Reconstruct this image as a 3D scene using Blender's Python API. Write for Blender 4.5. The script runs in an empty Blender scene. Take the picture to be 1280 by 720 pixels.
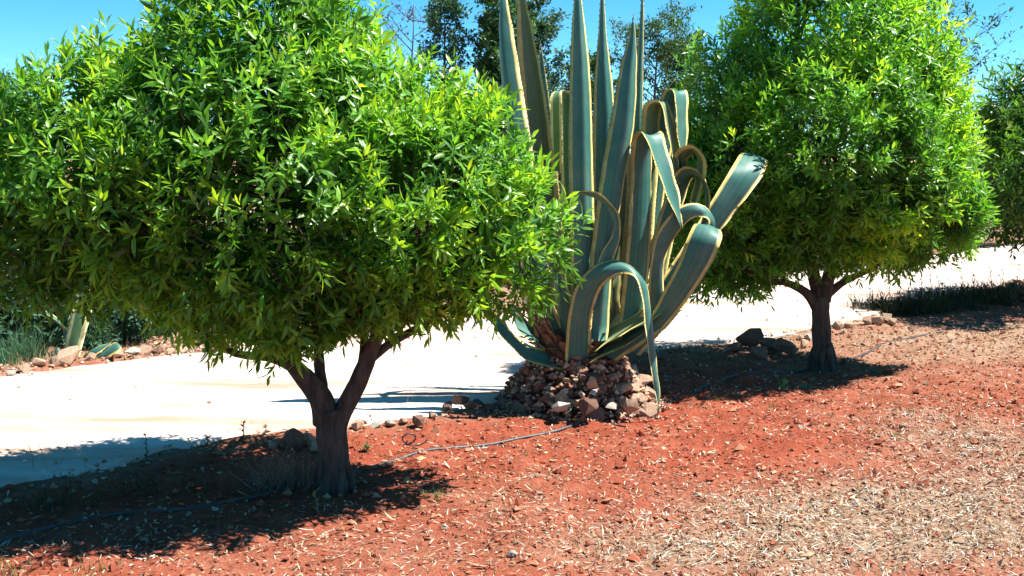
import bpy, bmesh, math, random
import numpy as np
from mathutils import Vector, Matrix, noise as mnoise

R = math.radians
random.seed(7)
rng = np.random.default_rng(7)
sc = bpy.context.scene
C = sc.collection

# ------------------------------------------------------------------ camera
CAM_H, F, HORIZON = 1.6, 1400.0, 190.0            # eye height, focal length in photo pixels, horizon row
PITCH = math.atan((360 - HORIZON) / F)
cam = bpy.data.cameras.new('camera')
cam.sensor_width = 36.0
cam.lens = 36.0 * F / 1280.0
cam.clip_start, cam.clip_end = 0.05, 2000.0
cam_o = bpy.data.objects.new('camera', cam)
cam_o.location = (0, 0, CAM_H)
cam_o.rotation_euler = (math.pi / 2 - PITCH, 0, 0)
C.objects.link(cam_o)
sc.camera = cam_o

# ------------------------------------------------------------------ sun and sky
SUN_EL, SUN_AZ = R(60), R(5)                     # sun stands to the right (+X), a touch beyond the camera's plane
sun_dir = Vector((math.cos(SUN_EL) * math.cos(SUN_AZ), math.cos(SUN_EL) * math.sin(SUN_AZ), math.sin(SUN_EL)))
sl = bpy.data.lights.new('sun', 'SUN')
sl.energy, sl.angle, sl.color = 5.0, R(0.5), (1.0, 0.955, 0.88)
so = bpy.data.objects.new('sun', sl)
so.rotation_euler = sun_dir.to_track_quat('Z', 'Y').to_euler()
so.location = (6, -3, 9)
C.objects.link(so)
w = bpy.data.worlds.new('World')
sc.world = w
w.use_nodes = True
wt = w.node_tree
wt.nodes.clear()
sky = wt.nodes.new('ShaderNodeTexSky')
sky.sky_type = 'NISHITA'
sky.sun_disc = False
sky.sun_elevation = SUN_EL
sky.sun_rotation = math.pi / 2 - SUN_AZ
sky.air_density, sky.dust_density, sky.ozone_density = 0.45, 0.0, 3.0
hs = wt.nodes.new('ShaderNodeHueSaturation')
hs.inputs['Saturation'].default_value = 1.3
hs.inputs['Hue'].default_value = 0.48
bg = wt.nodes.new('ShaderNodeBackground')
bg.inputs['Strength'].default_value = 0.1
wo = wt.nodes.new('ShaderNodeOutputWorld')
wt.links.new(sky.outputs[0], hs.inputs['Color'])
wt.links.new(hs.outputs[0], bg.inputs[0])
wt.links.new(bg.outputs[0], wo.inputs[0])
vs = sc.view_settings
vs.view_transform, vs.look, vs.gamma, vs.exposure = 'Standard', 'None', 1.0, 1.33

# ------------------------------------------------------------------ geometry of the view: pixel -> point in the place
FWD = np.array((0, math.cos(PITCH), -math.sin(PITCH)))
UP = np.array((0, math.sin(PITCH), math.cos(PITCH)))
RT = np.array((1.0, 0, 0))
EYE = np.array((0, 0, CAM_H))

def ray(px, py):
    return RT * (px - 640) / F + FWD + UP * (360 - py) / F
def P(px, py, Y):                                  # the point seen at that pixel at distance Y
    d = ray(px, py)
    return EYE + d * (Y / d[1])
def G(px, py, z=0.0):                              # the ground point seen at that pixel
    d = ray(px, py)
    return EYE + d * ((z - CAM_H) / d[2])
def project(pts):
    q = np.asarray(pts) - EYE
    zc = q @ FWD
    return 640 + F * (q @ RT) / zc, 360 - F * (q @ UP) / zc, zc

# ------------------------------------------------------------------ helpers
def vnoise(x, y, seed=0):                          # value noise on numpy arrays
    x = np.asarray(x, float); y = np.asarray(y, float)
    xi, yi = np.floor(x).astype(np.int64), np.floor(y).astype(np.int64)
    fx, fy = x - xi, y - yi
    fx, fy = fx * fx * (3 - 2 * fx), fy * fy * (3 - 2 * fy)
    def h(a, b):
        n = (a * 374761393 + b * 668265263 + seed * 974634777) & 0x7fffffff
        n = ((n ^ (n >> 13)) * 1274126177) & 0x7fffffff
        return ((n ^ (n >> 16)) & 0xffff) / 65535.0
    return (h(xi, yi) * (1 - fx) + h(xi + 1, yi) * fx) * (1 - fy) + (h(xi, yi + 1) * (1 - fx) + h(xi + 1, yi + 1) * fx) * fy

def fbm(x, y, seed=0, octv=3):
    s, a, t = 0, 1.0, 0
    for k in range(octv):
        s = s + a * vnoise(x * 2 ** k, y * 2 ** k, seed + k * 17); t += a; a *= 0.5
    return s / t

def tag(o, label=None, cat=None, group=None, kind=None):
    for k, v in (('label', label), ('category', cat), ('group', group), ('kind', kind)):
        if v: o[k] = v
    return o

def obj(name, me, parent=None):
    o = bpy.data.objects.new(name, me)
    C.objects.link(o)
    if parent is not None:
        o.parent = parent
        o.matrix_parent_inverse = parent.matrix_basis.inverted()
    return o

def empty(name, loc):
    o = bpy.data.objects.new(name, None)
    o.empty_display_size = 0.2
    o.location = loc
    C.objects.link(o)
    return o

def mesh_np(name, V, quads, mats, cols=None, smooth=False, tris=None, mi=None):
    me = bpy.data.meshes.new(name)
    V = np.asarray(V, np.float32)
    q = np.asarray(quads, np.int32).reshape(-1, 4) if quads is not None and len(quads) else np.zeros((0, 4), np.int32)
    t = np.asarray(tris, np.int32).reshape(-1, 3) if tris is not None and len(tris) else np.zeros((0, 3), np.int32)
    me.vertices.add(len(V)); me.vertices.foreach_set('co', V.ravel())
    nl = q.size + t.size
    me.loops.add(nl); me.loops.foreach_set('vertex_index', np.concatenate([q.ravel(), t.ravel()]))
    me.polygons.add(len(q) + len(t))
    st = np.concatenate([np.arange(len(q)) * 4, q.size + np.arange(len(t)) * 3]).astype(np.int32)
    me.polygons.foreach_set('loop_start', st)
    if mi is not None: me.polygons.foreach_set('material_index', np.asarray(mi, np.int32))
    me.update(calc_edges=True)
    me.polygons.foreach_set('use_smooth', np.full(len(me.polygons), smooth))
    if cols is not None:
        a = me.color_attributes.new('Col', 'FLOAT_COLOR', 'POINT')
        c4 = np.ones((len(V), 4), np.float32); c4[:, :3] = cols
        a.data.foreach_set('color', c4.ravel())
    for m in (mats if isinstance(mats, (list, tuple)) else [mats]): me.materials.append(m)
    me.update()
    return me

class MB:                                          # collects shapes for ONE mesh
    def __init__(s): s.v, s.f, s.m, s.c = [], [], [], []
    def add(s, vs, fs, mi=0, col=(1, 1, 1)):
        b = len(s.v)
        s.v += [tuple(p) for p in vs]; s.c += [col] * len(vs)
        s.f += [tuple(i + b for i in f) for f in fs]; s.m += [mi] * len(fs)
    def tube(s, pts, rad, n=7, mi=0, rough=0.0, seed=0, col=(1, 1, 1), cap=True):
        pts = [Vector(p) for p in pts]
        t = (pts[1] - pts[0]).normalized()
        u = t.orthogonal().normalized()
        vs, fs = [], []
        for i, p in enumerate(pts):
            a = pts[max(i - 1, 0)]; b = pts[min(i + 1, len(pts) - 1)]
            t = (b - a).normalized()
            u = (u - t * u.dot(t)).normalized(); v = t.cross(u)
            for k in range(n):
                an = 2 * math.pi * k / n
                r = rad[i]
                if rough:
                    q = p + (u * math.cos(an) + v * math.sin(an)) * r
                    r *= 1 + rough * (mnoise.noise(q * 14 + Vector((seed, 0, 0))) + 0.6 * mnoise.noise(q * 41))
                vs.append(p + (u * math.cos(an) + v * math.sin(an)) * r)
        for i in range(len(pts) - 1):
            for k in range(n):
                fs.append((i * n + k, i * n + (k + 1) % n, (i + 1) * n + (k + 1) % n, (i + 1) * n + k))
        if cap:
            fs.append(tuple(range(n))[::-1]); fs.append(tuple((len(pts) - 1) * n + k for k in range(n)))
        s.add(vs, fs, mi, col)
    def mesh(s, name, mats, smooth=True, col=False):
        me = bpy.data.meshes.new(name)
        me.from_pydata(s.v, [], s.f)
        for m in (mats if isinstance(mats, (list, tuple)) else [mats]): me.materials.append(m)
        me.polygons.foreach_set('material_index', s.m)
        me.polygons.foreach_set('use_smooth', [smooth] * len(s.f))
        if col:
            a = me.color_attributes.new('Col', 'FLOAT_COLOR', 'POINT')
            a.data.foreach_set('color', np.array([(*c, 1) for c in s.c], np.float32).ravel())
        me.update()
        return me

def crom(pts, n):                                  # Catmull-Rom through rows of numbers
    p = np.asarray(pts, float)
    p = np.vstack([2 * p[0] - p[1], p, 2 * p[-1] - p[-2]])
    out = []
    m = len(p) - 3
    for u in np.linspace(0, m - 1e-6, n):
        i = int(u); t = u - i
        a, b, c, d = p[i], p[i + 1], p[i + 2], p[i + 3]
        out.append(0.5 * (2 * b + (c - a) * t + (2 * a - 5 * b + 4 * c - d) * t * t + (3 * b - a - 3 * c + d) * t ** 3))
    return np.array(out)

# ------------------------------------------------------------------ materials
def mat(name):
    m = bpy.data.materials.new(name); m.use_nodes = True
    nt = m.node_tree; b = nt.nodes['Principled BSDF']
    return m, nt, b
def N(nt, kind, **kw):
    n = nt.nodes.new(kind)
    for k, v in kw.items():
        if k in n.inputs: n.inputs[k].default_value = v
        else: setattr(n, k, v)
    return n
def ramp(nt, fac, stops):
    r = nt.nodes.new('ShaderNodeValToRGB')
    e = r.color_ramp.elements
    while len(e) < len(stops): e.new(0.5)
    for el, (p, c) in zip(e, stops): el.position = p; el.color = (*c, 1)
    nt.links.new(fac, r.inputs[0])
    return r.outputs[0]
def mixc(nt, fac, a, b, mode='MIX'):
    n = nt.nodes.new('ShaderNodeMix'); n.data_type = 'RGBA'; n.blend_type = mode
    for s, v in ((n.inputs[0], fac), (n.inputs[6], a), (n.inputs[7], b)):
        if hasattr(v, 'is_linked'): nt.links.new(v, s)
        elif isinstance(v, tuple): s.default_value = (*v, 1)
        else: s.default_value = v
    return n.outputs[2]
def bump(nt, b, h, strength=0.5, dist=0.01):
    n = N(nt, 'ShaderNodeBump', Strength=strength, Distance=dist)
    nt.links.new(h, n.inputs['Height']); nt.links.new(n.outputs[0], b.inputs['Normal'])
def objnoise(nt, scale, detail=4, rough=0.6, coord='Object'):
    tc = nt.nodes.new('ShaderNodeTexCoord')
    n = N(nt, 'ShaderNodeTexNoise', Scale=scale, Detail=detail, Roughness=rough)
    nt.links.new(tc.outputs[coord], n.inputs['Vector'])
    return n.outputs['Fac']

def leaf_material(name, gloss=0.38, trans=0.3, spec=0.5):
    m, nt, b = mat(name)
    a = N(nt, 'ShaderNodeAttribute', attribute_name='Col')
    nt.links.new(a.outputs['Color'], b.inputs['Base Color'])
    b.inputs['Roughness'].default_value = gloss
    b.inputs['Specular IOR Level'].default_value = spec
    tl = nt.nodes.new('ShaderNodeBsdfTranslucent')
    tcol = mixc(nt, 1.0, a.outputs['Color'], (1.5, 1.35, 0.5), 'MULTIPLY')
    nt.links.new(tcol, tl.inputs['Color'])
    mx = N(nt, 'ShaderNodeMixShader', Fac=trans)
    nt.links.new(b.outputs[0], mx.inputs[1]); nt.links.new(tl.outputs[0], mx.inputs[2])
    nt.links.new(mx.outputs[0], nt.nodes['Material Output'].inputs[0])
    return m

def vcol_material(name, rough=0.9, spec=0.2, bscale=0, bdist=0.004):
    m, nt, b = mat(name)
    a = N(nt, 'ShaderNodeAttribute', attribute_name='Col')
    nt.links.new(a.outputs['Color'], b.inputs['Base Color'])
    b.inputs['Roughness'].default_value = rough; b.inputs['Specular IOR Level'].default_value = spec
    if bscale: bump(nt, b, objnoise(nt, bscale), 0.8, bdist)
    return m

M_LEAF = leaf_material('citrus_leaf', 0.36, 0.5, 0.55)
M_FARLEAF = leaf_material('far_leaf', 0.5, 0.22, 0.25)
M_WEED = leaf_material('weed_leaf', 0.6, 0.25, 0.2)
M_LITTER = vcol_material('litter', 0.85, 0.15)
M_CLOD = vcol_material('clod', 0.95, 0.1)

def bark_material(name, c1, c2):
    m, nt, b = mat(name)
    tc = nt.nodes.new('ShaderNodeTexCoord')
    mp = N(nt, 'ShaderNodeMapping', Scale=(30, 30, 7))
    nt.links.new(tc.outputs['Object'], mp.inputs[0])
    n = N(nt, 'ShaderNodeTexNoise', Scale=1.0, Detail=6, Roughness=0.65)
    nt.links.new(mp.outputs[0], n.inputs['Vector'])
    nt.links.new(ramp(nt, n.outputs['Fac'], [(0.3, c1), (0.7, c2)]), b.inputs['Base Color'])
    b.inputs['Roughness'].default_value = 0.9
    b.inputs['Specular IOR Level'].default_value = 0.2
    bump(nt, b, n.outputs['Fac'], 1.0, 0.012)
    return m
M_BARK = bark_material('citrus_bark', (0.028, 0.025, 0.019), (0.1, 0.088, 0.066))
M_FARBARK = bark_material('far_bark', (0.06, 0.05, 0.05), (0.2, 0.16, 0.15))

def rock_material(name, c1, c2, c3):
    m, nt, b = mat(name)
    oi = nt.nodes.new('ShaderNodeObjectInfo')
    n = objnoise(nt, 9, 5, 0.65)
    base = ramp(nt, n, [(0.25, c1), (0.5, c2), (0.75, c3)])
    v = N(nt, 'ShaderNodeMapRange'); v.inputs[3].default_value = 0.75; v.inputs[4].default_value = 1.25
    nt.links.new(oi.outputs['Random'], v.inputs[0])
    hv = nt.nodes.new('ShaderNodeHueSaturation')
    nt.links.new(v.outputs[0], hv.inputs['Value']); nt.links.new(base, hv.inputs['Color'])
    nt.links.new(hv.outputs[0], b.inputs['Base Color'])
    b.inputs['Roughness'].default_value = 0.92; b.inputs['Specular IOR Level'].default_value = 0.2
    bump(nt, b, objnoise(nt, 38, 6, 0.7), 0.9, 0.012)
    return m
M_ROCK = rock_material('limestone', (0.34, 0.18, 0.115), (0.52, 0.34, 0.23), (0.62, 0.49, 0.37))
M_ROCKD = rock_material('brown_shaded_rock', (0.13, 0.062, 0.045), (0.24, 0.13, 0.09), (0.34, 0.22, 0.15))  # brown boulders, and stones with shade put into their colour
M_ROCKW = rock_material('white_rock', (0.46, 0.4, 0.32), (0.6, 0.54, 0.45), (0.66, 0.62, 0.54))

# soil: red earth, tan where the attribute says so
m, nt, b = mat('red_soil'); M_SOIL = m
a = N(nt, 'ShaderNodeAttribute', attribute_name='Col')
n1 = objnoise(nt, 3.2, 6, 0.7)
n2 = objnoise(nt, 42, 5, 0.75)
red = ramp(nt, n1, [(0.28, (0.25, 0.055, 0.03)), (0.52, (0.35, 0.085, 0.045)), (0.75, (0.4, 0.14, 0.085))])
tan = ramp(nt, n1, [(0.3, (0.29, 0.15, 0.09)), (0.7, (0.44, 0.31, 0.21))])
cc = mixc(nt, a.outputs['Color'], red, tan)
cc = mixc(nt, 0.75, cc, ramp(nt, n2, [(0.3, (0.5, 0.48, 0.46)), (0.65, (1.1, 1.1, 1.1))]), 'MULTIPLY')
nt.links.new(cc, b.inputs['Base Color'])
b.inputs['Roughness'].default_value = 0.97; b.inputs['Specular IOR Level'].default_value = 0.1
bump(nt, b, n2, 1.0, 0.02)

m, nt, b = mat('pale_dirt'); M_ROAD = m
tc = nt.nodes.new('ShaderNodeTexCoord')
mp = N(nt, 'ShaderNodeMapping', Rotation=(0, 0, R(-40)), Scale=(0.35, 2.4, 1))
nt.links.new(tc.outputs['Object'], mp.inputs[0])
n1 = N(nt, 'ShaderNodeTexNoise', Scale=1.1, Detail=6, Roughness=0.6)
nt.links.new(mp.outputs[0], n1.inputs['Vector'])
n2 = objnoise(nt, 55, 5, 0.7)
cc = ramp(nt, n1.outputs['Fac'], [(0.34, (0.42, 0.26, 0.19)), (0.46, (0.6, 0.46, 0.38)), (0.62, (0.7, 0.645, 0.6))])
cc = mixc(nt, 0.5, cc, ramp(nt, n2, [(0.25, (0.75, 0.72, 0.7)), (0.6, (1.05, 1.05, 1.05))]), 'MULTIPLY')
nt.links.new(cc, b.inputs['Base Color'])
b.inputs['Roughness'].default_value = 0.95; b.inputs['Specular IOR Level'].default_value = 0.15
bump(nt, b, n2, 0.6, 0.01)

# agave leaf: blue-green blade, paler streaks, cream to yellow margins, from the UV across the leaf
def agave_material(name, inner1, inner2, margin1, margin2, edge=0.7):
    m, nt, b = mat(name)
    uv = nt.nodes.new('ShaderNodeUVMap'); uv.uv_map = 'UVMap'
    sx = nt.nodes.new('ShaderNodeSeparateXYZ'); nt.links.new(uv.outputs[0], sx.inputs[0])
    d = N(nt, 'ShaderNodeMath', operation='MULTIPLY_ADD'); d.inputs[1].default_value = 2; d.inputs[2].default_value = -1
    nt.links.new(sx.outputs[0], d.inputs[0])
    ab = N(nt, 'ShaderNodeMath', operation='ABSOLUTE'); nt.links.new(d.outputs[0], ab.inputs[0])
    mp = N(nt, 'ShaderNodeMapping', Scale=(3, 1.3, 1)); nt.links.new(uv.outputs[0], mp.inputs[0])
    wob = N(nt, 'ShaderNodeTexNoise', Scale=2.0, Detail=2); nt.links.new(mp.outputs[0], wob.inputs['Vector'])
    ad = N(nt, 'ShaderNodeMath', operation='MULTIPLY_ADD'); ad.inputs[1].default_value = 0.16
    nt.links.new(wob.outputs['Fac'], ad.inputs[0]); nt.links.new(ab.outputs[0], ad.inputs[2])
    msk = N(nt, 'ShaderNodeMapRange'); msk.inputs[1].default_value = edge + 0.07; msk.inputs[2].default_value = edge + 0.11
    nt.links.new(ad.outputs[0], msk.inputs[0])
    mp2 = N(nt, 'ShaderNodeMapping', Scale=(26, 0.5, 1)); nt.links.new(uv.outputs[0], mp2.inputs[0])
    st = N(nt, 'ShaderNodeTexNoise', Scale=1.0, Detail=4); nt.links.new(mp2.outputs[0], st.inputs['Vector'])
    blotch = objnoise(nt, 16, 5, 0.6)
    inner = ramp(nt, st.outputs['Fac'], [(0.3, inner1), (0.62, inner2), (0.8, tuple(1.3 * c for c in inner2))])
    inner = mixc(nt, 0.5, inner, ramp(nt, blotch, [(0.3, (0.72, 0.74, 0.72)), (0.65, (1.1, 1.1, 1.1))]), 'MULTIPLY')
    sc_ = objnoise(nt, 55, 3, 0.5)
    scar = N(nt, 'ShaderNodeMapRange'); scar.inputs[1].default_value = 0.68; scar.inputs[2].default_value = 0.74; scar.inputs[4].default_value = 0.7
    nt.links.new(sc_, scar.inputs[0])
    inner = mixc(nt, scar.outputs[0], inner, (0.16, 0.12, 0.07))
    dust = N(nt, 'ShaderNodeMapRange'); dust.inputs[1].default_value = 0.45; dust.inputs[2].default_value = 0.8; dust.inputs[4].default_value = 0.45
    nt.links.new(objnoise(nt, 5, 6, 0.65), dust.inputs[0])
    inner = mixc(nt, dust.outputs[0], inner, (0.17, 0.24, 0.2))
    marg = ramp(nt, blotch, [(0.3, margin1), (0.65, margin2)])
    col = mixc(nt, msk.outputs[0], inner, marg)
    nt.links.new(col, b.inputs['Base Color'])
    b.inputs['Roughness'].default_value = 0.48
    b.inputs['Specular IOR Level'].default_value = 0.3
    bump(nt, b, blotch, 0.15, 0.003)
    return m
M_AGAVE = agave_material('agave_leaf', (0.03, 0.12, 0.095), (0.055, 0.185, 0.15), (0.4, 0.28, 0.06), (0.6, 0.5, 0.18), 0.75)
M_AGAVEY = agave_material('agave_leaf_pale', (0.1, 0.17, 0.09), (0.17, 0.24, 0.12), (0.46, 0.36, 0.1), (0.62, 0.55, 0.22), 0.6)
M_AGAVEG = agave_material('agave_leaf_green', (0.055, 0.16, 0.06), (0.1, 0.24, 0.09), (0.45, 0.45, 0.2), (0.6, 0.58, 0.3), 0.5)
m, nt, b = mat('spine'); M_SPINE = m
nt.links.new(ramp(nt, objnoise(nt, 60), [(0.3, (0.05, 0.025, 0.015)), (0.7, (0.12, 0.06, 0.03))]), b.inputs['Base Color'])
m, nt, b = mat('dry_leaf'); M_DRY = m
nt.links.new(ramp(nt, objnoise(nt, 25, 5), [(0.3, (0.13, 0.07, 0.035)), (0.55, (0.27, 0.16, 0.08)), (0.75, (0.42, 0.3, 0.17))]), b.inputs['Base Color'])
b.inputs['Roughness'].default_value = 0.85
bump(nt, b, objnoise(nt, 60, 5), 0.7, 0.006)
m, nt, b = mat('stump'); M_STUMP = m
nt.links.new(ramp(nt, objnoise(nt, 22, 6, 0.7), [(0.3, (0.035, 0.018, 0.012)), (0.55, (0.12, 0.06, 0.035)), (0.75, (0.2, 0.11, 0.06))]), b.inputs['Base Color'])
b.inputs['Roughness'].default_value = 0.95
bump(nt, b, objnoise(nt, 50, 5), 1.0, 0.015)
m, nt, b = mat('dusty_pipe'); M_PIPE = m
nt.links.new(ramp(nt, objnoise(nt, 7, 6, 0.7), [(0.35, (0.03, 0.028, 0.03)), (0.58, (0.07, 0.06, 0.06)), (0.75, (0.22, 0.12, 0.085))]), b.inputs['Base Color'])
b.inputs['Roughness'].default_value = 0.5
m, nt, b = mat('wire'); M_WIRE = m
nt.links.new(ramp(nt, objnoise(nt, 30), [(0.3, (0.02, 0.02, 0.02)), (0.7, (0.05, 0.045, 0.04))]), b.inputs['Base Color'])

# ------------------------------------------------------------------ ground, road, verge
near_edge = np.array([G(x, y)[:2] for x, y in ((-260, 660), (0, 608), (100, 590), (180, 570), (260, 553), (440, 532), (560, 518), (640, 498), (700, 466), (780, 442), (860, 434), (960, 424), (1060, 404), (1110, 388), (1180, 370), (1290, 350))])
far_edge = np.array([G(x, y)[:2] for x, y in ((-260, 496), (0, 470), (100, 457), (200, 445), (420, 418), (640, 388), (860, 357), (1060, 332), (1240, 309), (1290, 302))])
rd = np.array((0.79, 0.61)); rd /= np.linalg.norm(rd)
near_edge = np.vstack([near_edge[0] - rd * 60, near_edge[0] - rd * 6, near_edge, near_edge[-1] + rd * 12, near_edge[-1] + rd * 150])
far_edge = np.vstack([far_edge[0] - rd * 60, far_edge[0] - rd * 6, far_edge, far_edge[-1] + rd * 12, far_edge[-1] + rd * 150])

def edge_dist(poly, x, y):                         # signed distance to the edge line: > 0 on the far side
    x = np.asarray(x, float); y = np.asarray(y, float)
    best = np.full(x.shape, 1e9); sg = np.zeros(x.shape)
    for a, b in zip(poly[:-1], poly[1:]):
        d = b - a; L2 = d @ d
        t = np.clip(((x - a[0]) * d[0] + (y - a[1]) * d[1]) / L2, 0, 1)
        qx, qy = x - (a[0] + t * d[0]), y - (a[1] + t * d[1])
        dd = np.hypot(qx, qy)
        s = np.sign(d[0] * qy - d[1] * qx)
        k = dd < best
        best = np.where(k, dd, best); sg = np.where(k, s, sg)
    return best * sg

def on_road(x, y):                                 # > 0 inside the road, metres from its nearer edge
    return np.minimum(edge_dist(near_edge, x, y), -edge_dist(far_edge, x, y))

def height(x, y):
    x = np.asarray(x, float); y = np.asarray(y, float)
    r = on_road(x, y)
    fade = np.clip(1 - np.hypot(x - 1, y - 8) / 40, 0, 1)
    h = (fbm(x * 1.3, y * 1.3, 3) - 0.5) * 0.09 + (fbm(x * 6, y * 6, 5) - 0.5) * 0.05 + (fbm(x * 22, y * 22, 9, 2) - 0.5) * 0.02
    k = np.clip((r + 0.05) / 0.25, 0, 1)
    h = h * (1 - k) - 0.03 * k
    return h * fade

def axis_coords(lo, hi, step, far_lo, far_hi):
    c = list(np.arange(lo, hi, step))
    s = step; x = c[-1]
    while x < far_hi: s *= 1.22; x += s; c.append(x)
    s = step; x = c[0]; pre = []
    while x > far_lo: s *= 1.22; x -= s; pre.append(x)
    return np.array(pre[::-1] + c)
xs = axis_coords(-4.2, 6.5, 0.03, -600, 600)
ys = axis_coords(3.4, 12.5, 0.03, -60, 1200)
X, Y = np.meshgrid(xs, ys)
Z = height(X, Y)
nx, ny = len(xs), len(ys)
idx = np.arange(nx * ny).reshape(ny, nx)
quads = np.stack([idx[:-1, :-1], idx[:-1, 1:], idx[1:, 1:], idx[1:, :-1]], -1).reshape(-1, 4)
# where the soil turns tan and strawy
def gfield(px, py, sx, sy):
    g = G(px, py); return np.exp(-((X - g[0]) / sx) ** 2 - ((Y - g[1]) / sy) ** 2)
def straw_amount(x, y):
    def gf(px, py, sx, sy):
        g = G(px, py); return np.exp(-((x - g[0]) / sx) ** 2 - ((y - g[1]) / sy) ** 2)
    s = 1.5 * gf(1180, 645, 0.95, 0.5) + 0.9 * gf(900, 690, 0.6, 0.3) + 0.6 * gf(1250, 560, 0.6, 0.9) + 0.2 * gf(400, 690, 1.0, 0.35) + 0.15 * gf(650, 620, 0.7, 0.5)
    s = s * (0.45 + 1.1 * fbm(x * 1.6, y * 1.6, 31))
    return np.clip(s, 0, 1)
tanm = 1.1 * gfield(1230, 425, 2.6, 1.5) + 1.0 * np.clip(edge_dist(far_edge, X, Y) * 4, 0, 1) + 0.95 * straw_amount(X, Y) + 0.5 * np.exp(-(on_road(X, Y) / 0.18) ** 2)
tanm = np.clip(tanm * (0.5 + fbm(X * 2.3, Y * 2.3, 77)), 0, 1)
gcol = np.repeat(tanm.ravel()[:, None], 3, 1)
g = obj('ground', mesh_np('ground', np.stack([X, Y, Z], -1).reshape(-1, 3), quads, M_SOIL, gcol, True))
tag(g, kind='structure')

# the road sheet, a little above the flattened soil, its edges ragged
def resample(poly, n):
    s = np.concatenate([[0], np.cumsum(np.linalg.norm(np.diff(poly, axis=0), axis=1))])
    return s, s[-1]
def at_len(poly, s, u):
    return np.stack([np.interp(u, s, poly[:, 0]), np.interp(u, s, poly[:, 1])], -1)
sn, ln = resample(near_edge, 0); sf, lf = resample(far_edge, 0)
i0n, i1n = sn[1], sn[-2]
u_mid = np.linspace(0, 1, 420)
un = np.concatenate([np.linspace(0, i0n, 30)[:-1], i0n + (i1n - i0n) * u_mid, np.linspace(i1n, ln, 40)[1:]])
i0f, i1f = sf[1], sf[-2]
uf = np.concatenate([np.linspace(0, i0f, 30)[:-1], i0f + (i1f - i0f) * u_mid, np.linspace(i1f, lf, 40)[1:]])
A, B = at_len(near_edge, sn, un), at_len(far_edge, sf, uf)
A = A + rd[[1, 0]] * np.array((-1, 1)) * ((fbm(A[:, 0] * 5, A[:, 1] * 5, 41) - 0.5) * 0.22 + (fbm(A[:, 0] * 17, A[:, 1] * 17, 42) - 0.5) * 0.08)[:, None]
B = B + rd[[1, 0]] * np.array((-1, 1)) * ((fbm(B[:, 0] * 4, B[:, 1] * 4, 43) - 0.5) * 0.3)[:, None]
T = np.linspace(0, 1, 60)
RXY = A[:, None, :] * (1 - T[None, :, None]) + B[:, None, :] * T[None, :, None]
rz = 0.006 + (fbm(RXY[..., 0] * 1.1, RXY[..., 1] * 1.1, 51) - 0.5) * 0.02 + (fbm(RXY[..., 0] * 8, RXY[..., 1] * 8, 52) - 0.5) * 0.012
rz[:, 0] = -0.05; rz[:, -1] = -0.05
ri = np.arange(rz.size).reshape(rz.shape)
rq = np.stack([ri[:-1, :-1], ri[1:, :-1], ri[1:, 1:], ri[:-1, 1:]], -1).reshape(-1, 4)
road = obj('dirt_road', mesh_np('dirt_road', np.dstack([RXY, rz]).reshape(-1, 3), rq, M_ROAD, None, True))
tag(road, kind='structure')

def gz(x, y):
    return float(height(np.array([x]), np.array([y]))[0])
def gpt(px, py, dz=0.0):
    p = G(px, py)
    return Vector((p[0], p[1], gz(p[0], p[1]) + dz))

# ------------------------------------------------------------------ small stuff on the ground
def in_view_points(n, y0, y1, x0=-60, x1=1340):
    """points spread evenly over the ground that the camera sees between two rows"""
    ya, yb = G(640, y1)[1], G(640, y0)[1]
    out = []
    tot = 0
    while tot < n:
        y = rng.uniform(ya, yb, n); k = rng.uniform(0, 1, n) < (y / yb)
        y = y[k]
        x = (rng.uniform(x0, x1, len(y)) - 640) / F * y * 1.01
        out.append(np.stack([x, y], -1)); tot += len(y)
    return np.vstack(out)[:n]

def rand_dirs(n, tilt):
    a = rng.uniform(0, 2 * math.pi, n); t = rng.normal(0, tilt, n)
    D = np.stack([np.cos(a) * np.cos(t), np.sin(a) * np.cos(t), np.sin(t)], -1)
    Nn = np.stack([rng.normal(0, tilt * 1.5, n), rng.normal(0, tilt * 1.5, n), np.ones(n)], -1)
    Nn -= D * np.sum(Nn * D, -1, keepdims=True)
    Nn /= np.linalg.norm(Nn, axis=1, keepdims=True)
    return D, Nn

def strips(P0, D, Nn, L, W, bend, col, st=(0, 0.5, 1), hw=(0.7, 1.0, 0.5), fold=0.0):
    """bent strips (leaves, straws): three stations, one quad wide; with fold, two quads wide"""
    n = len(P0); S = np.cross(D, Nn)
    V = []
    three = fold != 0
    for t, h in zip(st, hw):
        c = P0 + D * (L * t)[:, None] - Nn * (bend * L * t * t)[:, None]
        off = S * (W * h * 0.5)[:, None]
        up = Nn * (W * h * fold)[:, None]
        if three: V += [c - off + up, c, c + off + up]
        else: V += [c - off, c + off]
    k = len(V); wdt = 3 if three else 2
    V = np.stack(V, 1).reshape(-1, 3)
    q = []
    for r in range(len(st) - 1):
        for c in range(wdt - 1):
            i = r * wdt + c; q.append((i, i + 1, i + wdt + 1, i + wdt))
    q = np.array(q)
    Q = (np.arange(n)[:, None, None] * k + q[None]).reshape(-1, 4)
    return V, Q, np.repeat(col, k, 0)

def pick(cols, n, jit=0.15):
    c = np.array(cols)[rng.integers(0, len(cols), n)]
    return np.clip(c * rng.uniform(1 - jit, 1 + jit, (n, 1)), 0, 1)

def tree_shade(pts):                              # thins pale litter where tree shadows fall, so the shade reads darker
    s_ = np.zeros(len(pts))
    for px, py, rx, ry in ((230, 612, 1.3, .5), (950, 458, 1.15, .6), (1230, 380, 1.3, .8)):
        q = G(px, py)
        s_ = np.maximum(s_, np.exp(-((pts[:, 0] - q[0]) / rx) ** 4 - ((pts[:, 1] - q[1]) / ry) ** 4))
    return s_
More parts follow.
